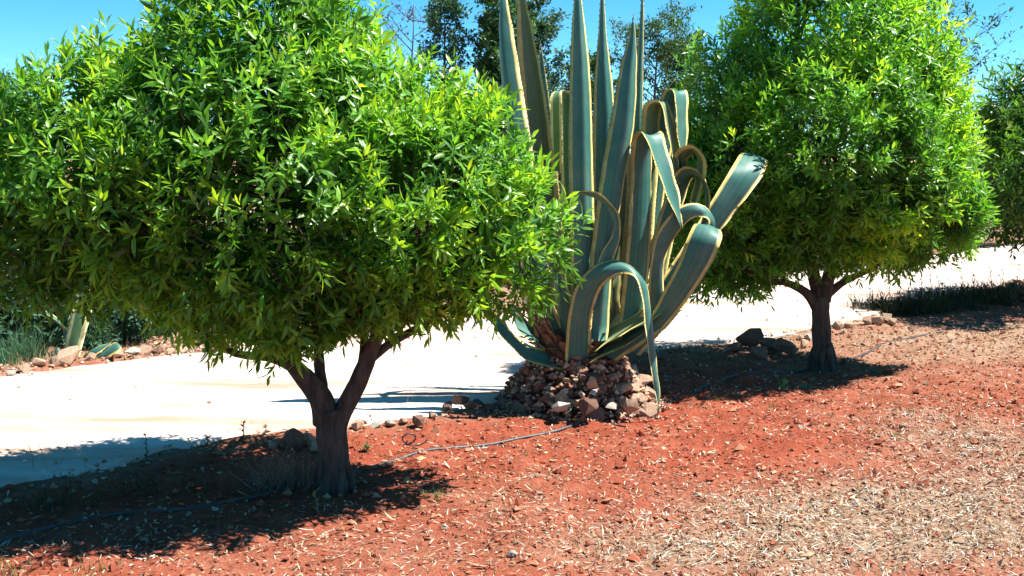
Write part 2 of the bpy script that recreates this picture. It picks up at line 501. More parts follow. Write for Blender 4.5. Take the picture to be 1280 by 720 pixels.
# straw: thick at lower right
pts = in_view_points(220000, 395, 735)
amt = straw_amount(pts[:, 0], pts[:, 1])
keep = (rng.uniform(0, 1, len(pts)) < (0.025 + 0.8 * amt) * (1 - 0.8 * tree_shade(pts))) & (on_road(pts[:, 0], pts[:, 1]) < -0.02)
pts = pts[keep]; n = len(pts)
D, Nn = rand_dirs(n, 0.28)
z = height(pts[:, 0], pts[:, 1]) + rng.uniform(0.002, 0.016, n)
V, Q, cc = strips(np.column_stack([pts, z]), D, Nn, rng.gamma(2.2, 0.009, n) + 0.01, rng.uniform(0.0014, 0.0046, n), rng.uniform(-0.25, 0.3, n),
                  pick([(0.34, 0.25, 0.15), (0.42, 0.35, 0.25), (0.3, 0.26, 0.2), (0.22, 0.15, 0.08), (0.42, 0.4, 0.34), (0.3, 0.29, 0.22), (0.55, 0.52, 0.45), (0.5, 0.48, 0.43)], n, .25))
tag(obj('dry_straw', mesh_np('dry_straw', V, Q, M_LITTER, cc)), kind='stuff')
# dead leaves, broken and curled
pts = in_view_points(130000, 400, 735)
amt = straw_amount(pts[:, 0], pts[:, 1])
den = 0.05 + 0.5 * fbm(pts[:, 0] * 2, pts[:, 1] * 2, 61) ** 2 + 0.45 * amt
keep = (rng.uniform(0, 1, len(pts)) < den * (1 - 0.8 * tree_shade(pts))) & (on_road(pts[:, 0], pts[:, 1]) < -0.02)
pts = pts[keep]; n = len(pts)
D, Nn = rand_dirs(n, 0.3)
z = height(pts[:, 0], pts[:, 1]) + rng.uniform(0.002, 0.012, n)
V, Q, cc = strips(np.column_stack([pts, z]), D, Nn, rng.gamma(2.2, 0.0075, n) + 0.007, rng.uniform(0.004, 0.012, n), rng.uniform(-0.5, 0.6, n),
                  pick([(0.36, 0.2, 0.11), (0.44, 0.3, 0.18), (0.27, 0.13, 0.07), (0.46, 0.36, 0.26), (0.15, 0.075, 0.045), (0.36, 0.12, 0.065), (0.52, 0.44, 0.34)], n, .25), hw=(0.4, 1.0, 0.15), fold=0.25)
tag(obj('leaf_litter', mesh_np('leaf_litter', V, Q, M_LITTER, cc)), kind='stuff')

def lumps(pts, size, cols, flat=0.7, sink=0.3):
    """irregular eight-sided lumps"""
    n = len(pts)
    base = np.array([(1, 0, 0), (0, 1, 0), (-1, 0, 0), (0, -1, 0), (0, 0, 1), (0, 0, -1)], float)
    V = base[None] * rng.uniform(0.55, 1.25, (n, 6, 1)) + rng.normal(0, 0.22, (n, 6, 3))
    a = rng.uniform(0, 6.28, n); ca, sa = np.cos(a), np.sin(a)
    x = V[..., 0] * ca[:, None] - V[..., 1] * sa[:, None]; y = V[..., 0] * sa[:, None] + V[..., 1] * ca[:, None]
    V = np.stack([x, y, V[..., 2] * flat], -1) * size[:, None, None]
    V += np.column_stack([pts, height(pts[:, 0], pts[:, 1]) + size * sink])[:, None]
    t = np.array([(0, 1, 4), (1, 2, 4), (2, 3, 4), (3, 0, 4), (1, 0, 5), (2, 1, 5), (3, 2, 5), (0, 3, 5)])
    Tt = (np.arange(n)[:, None, None] * 6 + t[None]).reshape(-1, 3)
    return V.reshape(-1, 3), Tt, np.repeat(cols, 6, 0)
pts = in_view_points(26000, 395, 735)
keep = (on_road(pts[:, 0], pts[:, 1]) < 0.0) & (rng.uniform(0, 1, len(pts)) < 0.25 + 0.75 * fbm(pts[:, 0] * 3, pts[:, 1] * 3, 88))
pts = pts[keep]; n = len(pts)
V, Tt, cc = lumps(pts, rng.gamma(2.2, 0.0032, n) + 0.003, pick([(0.26, 0.065, 0.035), (0.3, 0.09, 0.05), (0.2, 0.055, 0.032), (0.36, 0.16, 0.09), (0.42, 0.26, 0.16)], n))
tag(obj('soil_clods', mesh_np('soil_clods', V, None, M_CLOD, cc, tris=Tt)), kind='stuff')
# rubble along both road edges and scattered on the road
pts = in_view_points(60000, 300, 620)
r = on_road(pts[:, 0], pts[:, 1]); fe = edge_dist(far_edge, pts[:, 0], pts[:, 1])
den = 0.55 * np.exp(-(r / 0.12) ** 2) * (fbm(pts[:, 0] * 3, pts[:, 1] * 3, 14) > 0.42) + 0.012 * (r > 0) + 0.75 * ((fe > 0) & (fe < 0.7))
keep = rng.uniform(0, 1, len(pts)) < den
pts = pts[keep]; n = len(pts)
V, Tt, cc = lumps(pts, np.minimum(rng.gamma(2.0, 0.006, n) + 0.004, 0.02), pick([(0.42, 0.32, 0.22), (0.5, 0.4, 0.3), (0.36, 0.22, 0.14), (0.56, 0.5, 0.42), (0.28, 0.17, 0.11)], n), 0.75, 0.5)
V[:, 2] += 0.012 * np.repeat(on_road(pts[:, 0], pts[:, 1]) > 0, 6) + 0.02 * np.repeat(on_road(pts[:, 0], pts[:, 1]) > 0.1, 6)
tag(obj('road_gravel', mesh_np('road_gravel', V, None, M_CLOD, cc, tris=Tt)), kind='stuff')

# ------------------------------------------------------------------ citrus trees
LEAF_ST = (0.0, 0.22, 0.6, 1.0)
LEAF_HW = (0.12, 0.85, 0.9, 0.03)
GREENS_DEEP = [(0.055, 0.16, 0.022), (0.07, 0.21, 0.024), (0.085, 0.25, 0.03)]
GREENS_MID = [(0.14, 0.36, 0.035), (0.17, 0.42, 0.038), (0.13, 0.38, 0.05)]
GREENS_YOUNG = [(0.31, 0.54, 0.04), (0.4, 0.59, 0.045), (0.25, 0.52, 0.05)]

def sample_crown(blobs, n, rs, noise_amp, noise_scale, shell):
    """points just inside the lumpy union of spheres, and the outward direction there"""
    c = np.array([b[:3] for b in blobs]); r = np.array([b[3] for b in blobs])
    pr = r ** 2.2; pr /= pr.sum()
    out_p, out_n, out_s = [], [], []
    tot = 0
    while tot < n:
        k = rs.choice(len(r), 6000, p=pr)
        d = rs.normal(size=(6000, 3)); d /= np.linalg.norm(d, axis=1, keepdims=True)
        rad = r[k] * rs.uniform(0.15, 1.15, 6000) ** 0.6
        p = c[k] + d * rad[:, None]
        dist = np.linalg.norm(p[:, None] - c[None], axis=2) - r[None]
        sd = dist.min(1); j = dist.argmin(1)
        nz = np.array([mnoise.noise(Vector(q) * noise_scale) + 0.7 * mnoise.noise(Vector(q) * noise_scale * 2.1) for q in p])
        sd = sd + nz * noise_amp
        keep = (sd < 0) & (rs.uniform(size=6000) < np.exp(np.minimum(sd, 0) / shell))
        nn = p - c[j]; nn /= np.linalg.norm(nn, axis=1, keepdims=True)
        out_p.append(p[keep]); out_n.append(nn[keep]); out_s.append(sd[keep]); tot += keep.sum()
    return np.vstack(out_p)[:n], np.vstack(out_n)[:n], np.concatenate(out_s)[:n]

def unit(v): return v / np.maximum(np.linalg.norm(v, axis=-1, keepdims=True), 1e-9)

def shoot_leaves(P0, Nout, sd, rs, per, leafL, leafW, lighter_dir, shoot_len):
    """leafy shoots: a spiral of leaves round an axis that grows outward and up"""
    n = len(P0)
    ax = unit(Nout * 0.7 + np.array((0, 0, 0.7)) + rs.normal(0, 0.33, (n, 3)))
    ax = np.where((Nout[:, 2] < -0.45)[:, None], unit(Nout * 0.8 + np.array((0, 0, -0.25)) + rs.normal(0, 0.4, (n, 3))), ax)
    Ls = shoot_len * rs.uniform(0.6, 1.4, n)
    e1 = unit(np.cross(ax, rs.normal(size=(n, 3)))); e2 = np.cross(ax, e1)
    ph0 = rs.uniform(0, 6.28, n)
    young_sunlit = np.clip(0.42 + 0.32 * (Nout @ lighter_dir) + 0.9 * (np.array([mnoise.noise(Vector(p) * 2.1 + Vector((5, 3, 1))) for p in P0])) + 0.5 * np.clip(sd * 8 + 0.4, -1, 0.4), 0, 1)  # young growth plus painted sunlight: lighter toward the sun, darker inside the crown
    PP, DD, NN, LL, WW, CC = [], [], [], [], [], []
    for i in range(per):
        f = i / (per - 1)
        ph = ph0 + i * 2.4
        rad = e1 * np.cos(ph)[:, None] + e2 * np.sin(ph)[:, None]
        th = (1.35 - 0.95 * f) + rs.normal(0, 0.2, n)
        D = ax * np.cos(th)[:, None] + rad * np.sin(th)[:, None]
        D[:, 2] -= rs.uniform(0.0, 0.45, n) * (1 - f)
        D = unit(D + rs.normal(0, 0.12, (n, 3)))
        nn = ax + rs.normal(0, 0.3, (n, 3)); nn = nn - D * np.sum(nn * D, -1, keepdims=True)
        nn = unit(nn)
        PP.append(P0 + ax * (Ls * f)[:, None] + rad * 0.004); DD.append(D); NN.append(nn)
        LL.append(leafL * rs.uniform(0.65, 1.25, n) * (1.0 - 0.25 * f)); WW.append(leafW * rs.uniform(0.8, 1.2, n) * (1 - 0.25 * f))
        yy = np.clip(young_sunlit * (0.55 + 0.6 * f) + rs.normal(0, 0.1, n), 0, 1)
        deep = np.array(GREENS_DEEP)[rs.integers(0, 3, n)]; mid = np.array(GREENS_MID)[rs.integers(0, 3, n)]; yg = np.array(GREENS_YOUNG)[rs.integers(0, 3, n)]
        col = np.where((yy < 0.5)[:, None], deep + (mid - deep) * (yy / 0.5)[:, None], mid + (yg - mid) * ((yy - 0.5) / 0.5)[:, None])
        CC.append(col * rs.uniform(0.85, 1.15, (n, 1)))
    return [np.concatenate(a) for a in (PP, DD, NN, LL, WW, CC)], ax, Ls

def visible_leaves(PP, DD, NN, LL, WW, count):
    """indices of the leaves that show largest from where the photo was taken"""
    mid = PP + DD * (LL * 0.5)[:, None]
    u, v, zc = project(mid)
    ok = (u > 3) & (u < 1277) & (v > 3) & (v < 717)
    cell = (np.floor(u / 9) * 1000 + np.floor(v / 9)).astype(np.int64)
    order = np.lexsort((zc, cell)); order = order[ok[order]]
    _, first = np.unique(cell[order], return_index=True)
    cand = order[first]
    view = unit(mid[cand] - EYE)
    area = LL[cand] * WW[cand] * np.abs(np.sum(NN[cand] * view, -1)) / zc[cand] ** 2
    return cand[np.argsort(-area)[:count]]

def leaf_template(name, bend, fold, col, mtl):
    one = np.array
    V, Q, cc = strips(one([[0., 0, 0]]), one([[0, 1., 0]]), one([[0, 0, 1.]]), one([1.0]), one([1.0]), one([bend]), one([col]), LEAF_ST, LEAF_HW, fold)
    return mesh_np(name, V, Q, mtl, cc, True)

def citrus_tree(name, label, trunk_xy, Y0, blobs_px, skeleton, shoots, per, leafL, leafW, seed, n_parts, scale_px, inner=1500, tint=1.0):
    rs = np.random.default_rng(seed)
    base = Vector((trunk_xy[0], trunk_xy[1], gz(*trunk_xy)))
    root = empty(name, base)
    tag(root, label, 'tree')
    blobs = []
    for px, py, dy, r in blobs_px:
        c = P(px, py, Y0 + dy)
        blobs.append((c[0], c[1], c[2], r / scale_px * (Y0 + dy) / Y0))
    # wood
    tb = MB()
    tr = [(P(px, py, Y0 + dy), wpx / scale_px / 2) for px, py, dy, wpx in skeleton['trunk']]
    sm = crom([[*p, r] for p, r in tr], 16)
    sm[0, 2] = base.z - 0.06
    tb.tube(sm[:, :3], sm[:, 3], 14, 0, 0.16, seed)
    r0 = tr[1][1]
    for k in range(6):                             # root flare
        an = k * 1.05 + rs.uniform(-.3, .3)
        d = Vector((math.cos(an), math.sin(an), 0))
        rp = [base + d * r0 * .45 + Vector((0, 0, r0 * 2.2)), base + d * r0 * 1.0 + Vector((0, 0, r0 * .8)), base + d * r0 * rs.uniform(.95, 1.25) + Vector((0, 0, -.05))]
        q = crom([[*a, b_] for a, b_ in zip(rp, (r0 * .36, r0 * .24, r0 * .14))], 7)
        tb.tube(q[:, :3], q[:, 3], 8, 0, .15, seed + k)
    obj('trunk', tb.mesh('trunk', M_BARK), root)
    ends = []
    for br in skeleton['limbs']:
        s = crom([[*P(px, py, Y0 + dy), wpx / scale_px / 2] for px, py, dy, wpx in br], 12)
        lb = MB(); lb.tube(s[:, :3], s[:, 3], 10, 0, 0.14, seed + len(ends))
        obj('limb', lb.mesh('limb', M_BARK), root)
        ends.append((Vector(s[-1, :3]), s[-1, 3]))
    bb = MB()
    for (x, y, z_, r) in blobs:                    # branches from the limb ends to each clump
        tgt = Vector((x, y, z_))
        e, er = min(ends, key=lambda q: (q[0] - tgt).length)
        midp = e.lerp(tgt, 0.5) + Vector(rs.normal(0, 0.05, 3)) + Vector((0, 0, 0.06))
        s = crom([[*e, er * 0.8], [*midp, er * 0.5], [*tgt, 0.006]], 7)
        bb.tube(s[:, :3], np.maximum(s[:, 3], 0.004), 6, 0, 0.1, seed)
        for k in range(6):
            d = Vector(rs.normal(0, 1, 3)).normalized()
            q = tgt + d * r * 0.8
            s = crom([[*midp.lerp(tgt, 0.3 + 0.1 * k), 0.008], [*(tgt + d * r * 0.35 + Vector((0, 0, 0.02))), 0.006], [*q, 0.003]], 5)
            bb.tube(s[:, :3], s[:, 3], 5)
    # leafy shoots on the crown's shell, sparse leaves inside
    Pn, Nn_, sd = sample_crown(blobs, shoots, rs, 0.26, 3.6, 0.07)
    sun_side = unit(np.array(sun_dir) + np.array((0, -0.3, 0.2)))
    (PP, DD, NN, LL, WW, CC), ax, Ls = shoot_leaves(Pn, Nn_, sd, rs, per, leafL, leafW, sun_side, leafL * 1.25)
    for i in range(0, len(Pn), 2):                 # the shoots' own stems
        bb.tube([Pn[i] - ax[i] * 0.1, Pn[i] + ax[i] * Ls[i] * 0.9], [0.003, 0.0015], 3, cap=False)
    obj('branches', bb.mesh('branches', M_BARK), root)
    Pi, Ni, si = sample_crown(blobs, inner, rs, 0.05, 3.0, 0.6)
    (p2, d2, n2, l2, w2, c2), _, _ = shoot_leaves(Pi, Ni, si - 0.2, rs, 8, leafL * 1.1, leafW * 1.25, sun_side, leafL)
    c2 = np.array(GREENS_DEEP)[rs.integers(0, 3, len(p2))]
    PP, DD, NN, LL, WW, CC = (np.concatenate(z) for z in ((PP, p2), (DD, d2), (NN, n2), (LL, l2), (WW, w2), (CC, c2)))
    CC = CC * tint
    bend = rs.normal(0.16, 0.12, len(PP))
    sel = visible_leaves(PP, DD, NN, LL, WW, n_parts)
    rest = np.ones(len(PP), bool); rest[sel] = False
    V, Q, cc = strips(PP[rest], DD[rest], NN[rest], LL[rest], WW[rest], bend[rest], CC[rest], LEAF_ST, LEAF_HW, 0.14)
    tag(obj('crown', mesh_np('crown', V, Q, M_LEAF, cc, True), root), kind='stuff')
    # the leaves that show largest, each a part of its own
    tm = {}
    for i in sel:
        yy = CC[i]
        key = (int(np.clip(yy[1] / 0.07, 0, 4)), int(np.clip(bend[i] / 0.12, -1, 2)))
        if key not in tm: tm[key] = leaf_template('leaf', 0.12 * key[1] + 0.05, 0.14, tuple(yy), M_LEAF)
        o = bpy.data.objects.new('leaf', tm[key]); C.objects.link(o)
        o.parent = root
        S = np.cross(DD[i], NN[i])
        Mx = Matrix(((S[0] * WW[i], DD[i][0] * LL[i], NN[i][0] * LL[i], PP[i][0]), (S[1] * WW[i], DD[i][1] * LL[i], NN[i][1] * LL[i], PP[i][1]), (S[2] * WW[i], DD[i][2] * LL[i], NN[i][2] * LL[i], PP[i][2]), (0, 0, 0, 1)))
        o.matrix_local = Matrix.Translation(-base) @ Mx
    return root

g1 = G(418, 606)
Y1 = g1[1]; S1 = F / (Y1 * 1.0)
citrus_tree('citrus_tree', 'broad round citrus tree with forked trunk on the left, nearest of the trees', (g1[0], g1[1]), Y1,
    [(340, 215, -0.03, 200), (330, 85, 0.02, 135), (312, 20, -0.03, 92), (130, 225, -0.13, 145), (150, 150, -0.03, 92), (0, 258, -0.18, 122), (-90, 265, -0.13, 95), (468, 210, 0.02, 134),
     (385, 98, 0.12, 84), (546, 264, -0.03, 126), (582, 190, 0.07, 64), (612, 296, 0.07, 96), (490, 320, -0.18, 90), (350, 330, -0.33, 92), (235, 328, -0.28, 88), (100, 285, -0.18, 86), (10, 272, -0.13, 74),
     (340, 240, -0.43, 140), (180, 250, -0.38, 112), (495, 255, -0.33, 104), (340, 230, 0.29, 130), (170, 235, 0.17, 110), (500, 245, 0.32, 112), (300, 145, -0.28, 112), (440, 340, 0.22, 70), (280, 355, 0.12, 75), (470, 245, 0.52, 110), (390, 150, 0.52, 95), (372, 388, -0.35, 58), (440, 376, -0.3, 52)],
    {'trunk': [(419, 626, 0, 58), (418, 606, 0, 45), (418, 592, 0, 42), (416, 560, 0, 38), (415, 530, 0, 40), (413, 510, 0, 42)],
     'limbs': [[(408, 528, 0, 34), (402, 500, -0.02, 30), (384, 475, -0.05, 26), (366, 455, -0.1, 20), (330, 400, -0.15, 15)],
               [(404, 508, 0.02, 20), (401, 475, 0.03, 15), (398, 440, 0.06, 13), (394, 380, 0.1, 11)],
               [(420, 530, 0, 30), (432, 508, 0, 25), (449, 474, -0.02, 23), (465, 435, -0.02, 18), (486, 390, -0.05, 14)],
               [(446, 482, 0.02, 13), (452, 455, 0.05, 11), (455, 425, 0.08, 10), (455, 380, 0.12, 9)],
               [(458, 452, 0, 14), (490, 428, 0.05, 11), (530, 405, 0.1, 10), (580, 370, 0.1, 8)],
               [(378, 466, -0.04, 14), (340, 448, -0.08, 11), (290, 440, -0.1, 9), (240, 405, -0.1, 7)]]},
    6400, 10, 0.076, 0.0205, 11, 300, S1)

g2 = G(1028, 458)
Y2 = g2[1]; S2 = F / Y2
citrus_tree('citrus_tree', 'round bright green citrus tree on the right behind the agave, with a single dark trunk', (g2[0], g2[1]), Y2,
    [(1040, 170, 0, 148), (1030, 60, 0, 110), (945, 130, 0.05, 92), (915, 235, 0, 80), (930, 295, -0.1, 66), (1128, 188, -0.05, 84), (1156, 256, 0, 66), (1100, 75, 0.05, 88), (1070, 268, -0.15, 72), (885, 315, 0, 52),
     (1000, 268, -0.2, 66), (1000, -15, 0, 70), (1134, 112, 0.05, 52), (1040, 180, -0.4, 110), (1040, 180, 0.45, 115), (950, 200, -0.35, 75), (1120, 220, -0.35, 75), (960, 200, 0.35, 80), (1120, 200, 0.35, 80), (860, 250, 0.1, 60), (1120, 290, -0.05, 48), (1192, 275, 0.0, 38), (872, 285, 0.0, 58), (884, 205, 0.1, 58), (930, 310, 0.3, 55), (900, 270, -0.35, 55)],
    {'trunk': [(1028, 470, 0, 42), (1028, 456, 0, 30), (1028, 446, 0, 26), (1027, 420, 0, 23), (1026, 390, 0, 22), (1025, 370, 0, 23)],
     'limbs': [[(1022, 384, 0, 16), (1008, 366, -0.03, 12), (985, 354, -0.06, 9), (955, 350, -0.08, 7), (925, 330, -0.1, 6)],
               [(1024, 376, 0, 19), (1018, 345, 0.03, 16), (1010, 310, 0.05, 13), (1000, 270, 0.08, 11)],
               [(1029, 376, 0, 19), (1036, 345, -0.02, 16), (1048, 310, -0.05, 13), (1065, 270, -0.08, 11)],
               [(1030, 372, 0.02, 12), (1055, 352, 0.05, 9), (1090, 335, 0.08, 7), (1140, 300, 0.1, 6)]]},
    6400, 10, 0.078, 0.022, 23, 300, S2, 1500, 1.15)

g3 = G(1315, 382)
Y3 = g3[1]; S3 = F / Y3
citrus_tree('citrus_tree', 'dark green citrus tree cut by the right edge of the frame, farthest of the row', (g3[0], g3[1]), Y3,
    [(1318, 195, 0, 88), (1285, 145, 0, 56), (1272, 205, -0.05, 48), (1290, 262, 0, 48), (1340, 265, 0, 55), (1375, 200, 0, 75), (1330, 125, 0, 50), (1318, 200, -0.7, 72), (1318, 200, 0.7, 72), (1305, 230, -1.1, 60), (1305, 220, 1.1, 60), (1250, 268, 0, 26), (1248, 160, 0, 26)],
    {'trunk': [(1314, 388, 0, 26), (1312, 376, 0, 20), (1312, 350, 0, 18), (1312, 325, 0, 20)],
     'limbs': [[(1310, 332, 0, 13), (1300, 305, 0, 11), (1285, 270, 0, 8), (1270, 230, 0, 7)], [(1314, 332, 0, 13), (1325, 300, 0, 11), (1340, 260, 0, 8), (1350, 210, 0, 7)]]},
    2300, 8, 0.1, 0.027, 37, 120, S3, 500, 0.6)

# ------------------------------------------------------------------ the variegated agave
gA = G(722, 500)
AX, AY = gA[0], gA[1]
agave = empty('agave', (AX, AY, gz(AX, AY)))
tag(agave, 'huge variegated agave with upright and curled yellow edged leaves on a stone heap', 'agave')

def agave_leaf(st, c0=0.28, mtl=None, n=30, thick=0.022, tip=True, label=None, parent=None, Yb=None, spines=True, name='leaf', cut=False):
    """st rows: left edge px, right edge px and their depths (metres from the plant's axis), base to tip"""
    Yb = AY if Yb is None else Yb
    parent = agave if parent is None else parent
    rows = []
    for (lx, ly, rx, ry, dl, dr) in st:
        rows.append([*P(lx, ly, Yb + dl), *P(rx, ry, Yb + dr)])
    s = crom(rows, n)
    Lp, Rp = s[:, :3], s[:, 3:]
    Cn = (Lp + Rp) / 2
    Tn = unit(np.gradient(Cn, axis=0)); Wv = Rp - Lp; wid = np.linalg.norm(Wv, axis=1)
    Wu = unit(Wv); Nv = unit(np.cross(Tn, Wu))
    for i in range(1, n):
        if Nv[i] @ Nv[i - 1] < -0.2: Nv[i] = -Nv[i]
    K = 9
    sv = np.linspace(-1, 1, K)
    V, uv = [], []
    v_len = np.concatenate([[0], np.cumsum(np.linalg.norm(np.diff(Cn, axis=0), axis=1))])
    for side in (-1, 1):
        for i in range(n):
            t = i / (n - 1)
            th = thick * (1 - 0.75 * t) * min(1, wid[i] / 0.06)
            for x in sv:
                ch = c0 * wid[i] * 0.5 * (1 - abs(x) ** 1.3)
                off = -ch + side * th * 0.5 * (1 - x * x) * 1.0
                wob = 0.004 * math.sin(v_len[i] * 31 + x * 2) * abs(x)
                V.append(Cn[i] + Wu[i] * wid[i] * 0.5 * x + Nv[i] * (off + wob)); uv.append((x * 0.5 + 0.5, v_len[i]))
    f = []
    nn = n * K
    for i in range(n - 1):
        for k in range(K - 1):
            a = i * K + k
            f.append((a, a + 1, a + K + 1, a + K)); f.append((nn + a, nn + a + K, nn + a + K + 1, nn + a + 1))
        for k in (0, K - 1):
            a = i * K + k; f.append((a, a + K, nn + a + K, nn + a))
    for i in (0, n - 1):
        for k in range(K - 1):
            a = i * K + k; f.append((a, a + 1, nn + a + 1, nn + a))
    mi = [0] * len(f)
    Vl = [tuple(p) for p in V]
    if spines:
        step = 0.035; nxt = 0.15
        for i in range(n - 1):
            while v_len[i] <= nxt < v_len[i + 1]:
                q = (nxt - v_len[i]) / (v_len[i + 1] - v_len[i])
                for sgn in (-1, 1):
                    p = Cn[i] * (1 - q) + Cn[i + 1] * q + Wu[i] * (wid[i] * (1 - q) + wid[i + 1] * q) * 0.5 * sgn
                    b = len(Vl)
                    Vl += [tuple(p - Tn[i] * 0.005), tuple(p + Tn[i] * 0.005), tuple(p + Nv[i] * 0.004), tuple(p + Wu[i] * sgn * 0.007 + Tn[i] * 0.002)]
                    uv += [(0, 0)] * 4
                    f += [(b, b + 1, b + 3), (b + 1, b + 2, b + 3), (b + 2, b, b + 3)]; mi += [1] * 3
                nxt += step * random.uniform(0.7, 1.3)
        if tip and not cut:
            b = len(Vl); p = Cn[-1]; r = 0.005
            Vl += [tuple(p + Wu[-1] * r), tuple(p + Nv[-1] * r), tuple(p - Wu[-1] * r), tuple(p - Nv[-1] * r), tuple(p + Tn[-1] * 0.05)]
            uv += [(0, 0)] * 5
            f += [(b, b + 1, b + 4), (b + 1, b + 2, b + 4), (b + 2, b + 3, b + 4), (b + 3, b, b + 4)]; mi += [1] * 4
    me = bpy.data.meshes.new(name)
    me.from_pydata(Vl, [], f)
    me.materials.append(mtl or M_AGAVE); me.materials.append(M_SPINE)
    me.polygons.foreach_set('material_index', mi)
    me.polygons.foreach_set('use_smooth', [True] * len(f))
    ul = me.uv_layers.new(name='UVMap')
    li = np.zeros(len(me.loops), np.int32); me.loops.foreach_get('vertex_index', li)
    ul.data.foreach_set('uv', np.array(uv, np.float32)[li].ravel())
    me.update()
    o = obj(name, me, parent)
    if label: o['label'] = label
    return o

# upright leaves, left to right
agave_leaf([(672, 430, 700, 430, .0, -.05), (655, 330, 690, 330, .02, -.04), (638, 200, 668, 200, .06, -.02), (626, 90, 650, 90, .08, .0), (624, 30, 640, 30, .08, .02), (627, -22, 630, -22, .06, .05)], 0.9)
agave_leaf([(690, 430, 712, 430, .08, .02), (668, 330, 705, 330, .08, .0), (655, 230, 697, 235, .08, -.02), (649, 130, 683, 130, .1, .0), (646, 50, 668, 50, .1, .03), (647, -25, 651, -25, .1, .08)], -0.85, M_AGAVEY)
agave_leaf([(662, 420, 676, 420, .2, .15), (650, 320, 668, 320, .22, .14), (648, 220, 662, 220, .22, .15), (652, 140, 656, 140, .22, .2)], 0.4, M_AGAVEY, label='short yellow upright leaf half hidden behind the left crown')
agave_leaf([(712, 420, 742, 420, -.2, -.2), (713, 330, 744, 330, -.22, -.2), (711, 200, 741, 200, -.2, -.17), (712, 100, 738, 100, -.18, -.16), (715, 30, 731, 30, -.17, -.16), (721, -35, 723, -35, -.16, -.16)], 0.85)
agave_leaf([(735, 400, 765, 400, .0, .05), (738, 300, 769, 300, .02, .07), (741, 160, 769, 160, .03, .07), (743, 100, 765, 100, .04, .06), (748, 40, 758, 40, .05, .06), (752, -35, 754, -35, .06, .06)], 0.7)
agave_leaf([(728, 420, 760, 425, -.25, -.22), (738, 320, 766, 328, -.28, -.24), (750, 225, 780, 230, -.3, -.25), (763, 150, 793, 152, -.3, -.25), (774, 90, 796, 90, -.28, -.25), (785, 50, 795, 50, -.27, -.25), (791, 24, 792, 24, -.26, -.26)], 0.85)
agave_leaf([(775, 390, 800, 390, .15, .18), (783, 280, 806, 280, .18, .2), (790, 160, 804, 160, .2, .21), (796, 80, 804, 80, .2, .21), (800, 20, 805, 20, .2, .2), (803, -25, 804, -25, .2, .2)], 0.7)
agave_leaf([(752, 410, 775, 410, -.05, .06), (760, 330, 782, 330, -.05, .1), (768, 260, 789, 262, -.04, .12), (775, 205, 788, 205, .0, .1), (780, 165, 783, 165, .06, .08)], -0.5, M_AGAVEY, label='yellow edged channelled upright leaf in the middle')
# behind on the left: a narrow leaf folded over with a blunt hanging end
agave_leaf([(705, 400, 722, 400, .3, .3), (702, 260, 718, 260, .32, .32), (700, 160, 716, 160, .33, .33), (699, 122, 716, 120, .3, .3), (694, 114, 706, 114, .22, .2), (688, 122, 702, 120, .15, .12), (688, 165, 703, 165, .12, .1), (689, 215, 703, 213, .12, .1)], 0.2, M_AGAVEG, cut=True, label='narrow leaf folded over behind the tall leaves')
# arches on the right
agave_leaf([(790, 390, 818, 390, .2, .25), (800, 280, 826, 280, .22, .27), (815, 170, 842, 172, .22, .26), (823, 130, 852, 130, .2, .24), (832, 112, 857, 112, .14, .2), (843, 118, 860, 120, .02, .16), (846, 160, 860, 160, -.02, .12), (850, 190, 859, 190, -.02, .1), (856, 225, 858, 225, .02, .08)], 0.25, label='arched leaf folded over highest on the right')
agave_leaf([(780, 390, 808, 390, .08, .12), (792, 280, 818, 280, .1, .15), (799, 190, 824, 190, .1, .15), (802, 145, 826, 145, .1, .14), (808, 128, 830, 127, .04, .1), (824, 126, 838, 134, -.04, .06), (832, 155, 846, 160, -.06, .04), (840, 195, 848, 195, -.06, .02), (848, 230, 850, 230, -.05, -.02)], 0.25, M_AGAVEY)
agave_leaf([(772, 420, 800, 425, -.12, -.06), (782, 320, 812, 325, -.14, -.06), (788, 230, 815, 230, -.16, -.06), (789, 190, 815, 188, -.2, -.08), (793, 170, 822, 166, -.3, -.16), (802, 164, 829, 168, -.38, -.24), (814, 190, 837, 195, -.42, -.3), (826, 225, 845, 225, -.43, -.33), (838, 255, 851, 252, -.42, -.34), (852, 285, 853, 285, -.4, -.38)], 0.3, label='broad leaf folded over in a hanging arch, blue green on top')
agave_leaf([(800, 400, 822, 405, .0, .06), (815, 320, 838, 320, .0, .08), (830, 250, 850, 255, .0, .1), (838, 205, 856, 208, .0, .1), (848, 187, 866, 190, -.06, .1), (866, 181, 872, 192, -.1, .1), (881, 196, 873, 205, -.12, .08), (882, 222, 869, 222, -.12, .05), (874, 248, 864, 246, -.1, .02), (864, 272, 860, 270, -.06, .0)], 0.15, M_AGAVEY, label='curled leaf with a yellow underside on the right')
agave_leaf([(782, 415, 815, 425, .0, .0), (830, 345, 852, 360, .0, .02), (874, 276, 902, 288, .03, .05), (901, 232, 934, 246, .06, .08), (914, 210, 952, 222, .11, .12), (922, 197, 959, 207, .22, .22), (927, 190, 961, 201, .38, .37)], 0.12, cut=True, n=26, label='stiff leaf leaning right with its tip cut off blunt')
agave_leaf([(775, 425, 812, 432, -.1, -.15), (806, 385, 832, 392, -.2, -.24), (811, 350, 829, 352, -.28, -.26), (818, 300, 833, 318, -.34, -.28), (838, 267, 850, 288, -.36, -.3), (862, 254, 866, 273, -.34, -.34), (883, 259, 880, 272, -.3, -.36), (893, 274, 886, 278, -.24, -.36), (892, 290, 882, 288, -.2, -.34), (884, 310, 878, 306, -.18, -.32), (872, 330, 868, 326, -.2, -.3)], 0.2, label='looped leaf with a blue green back above the broad one')
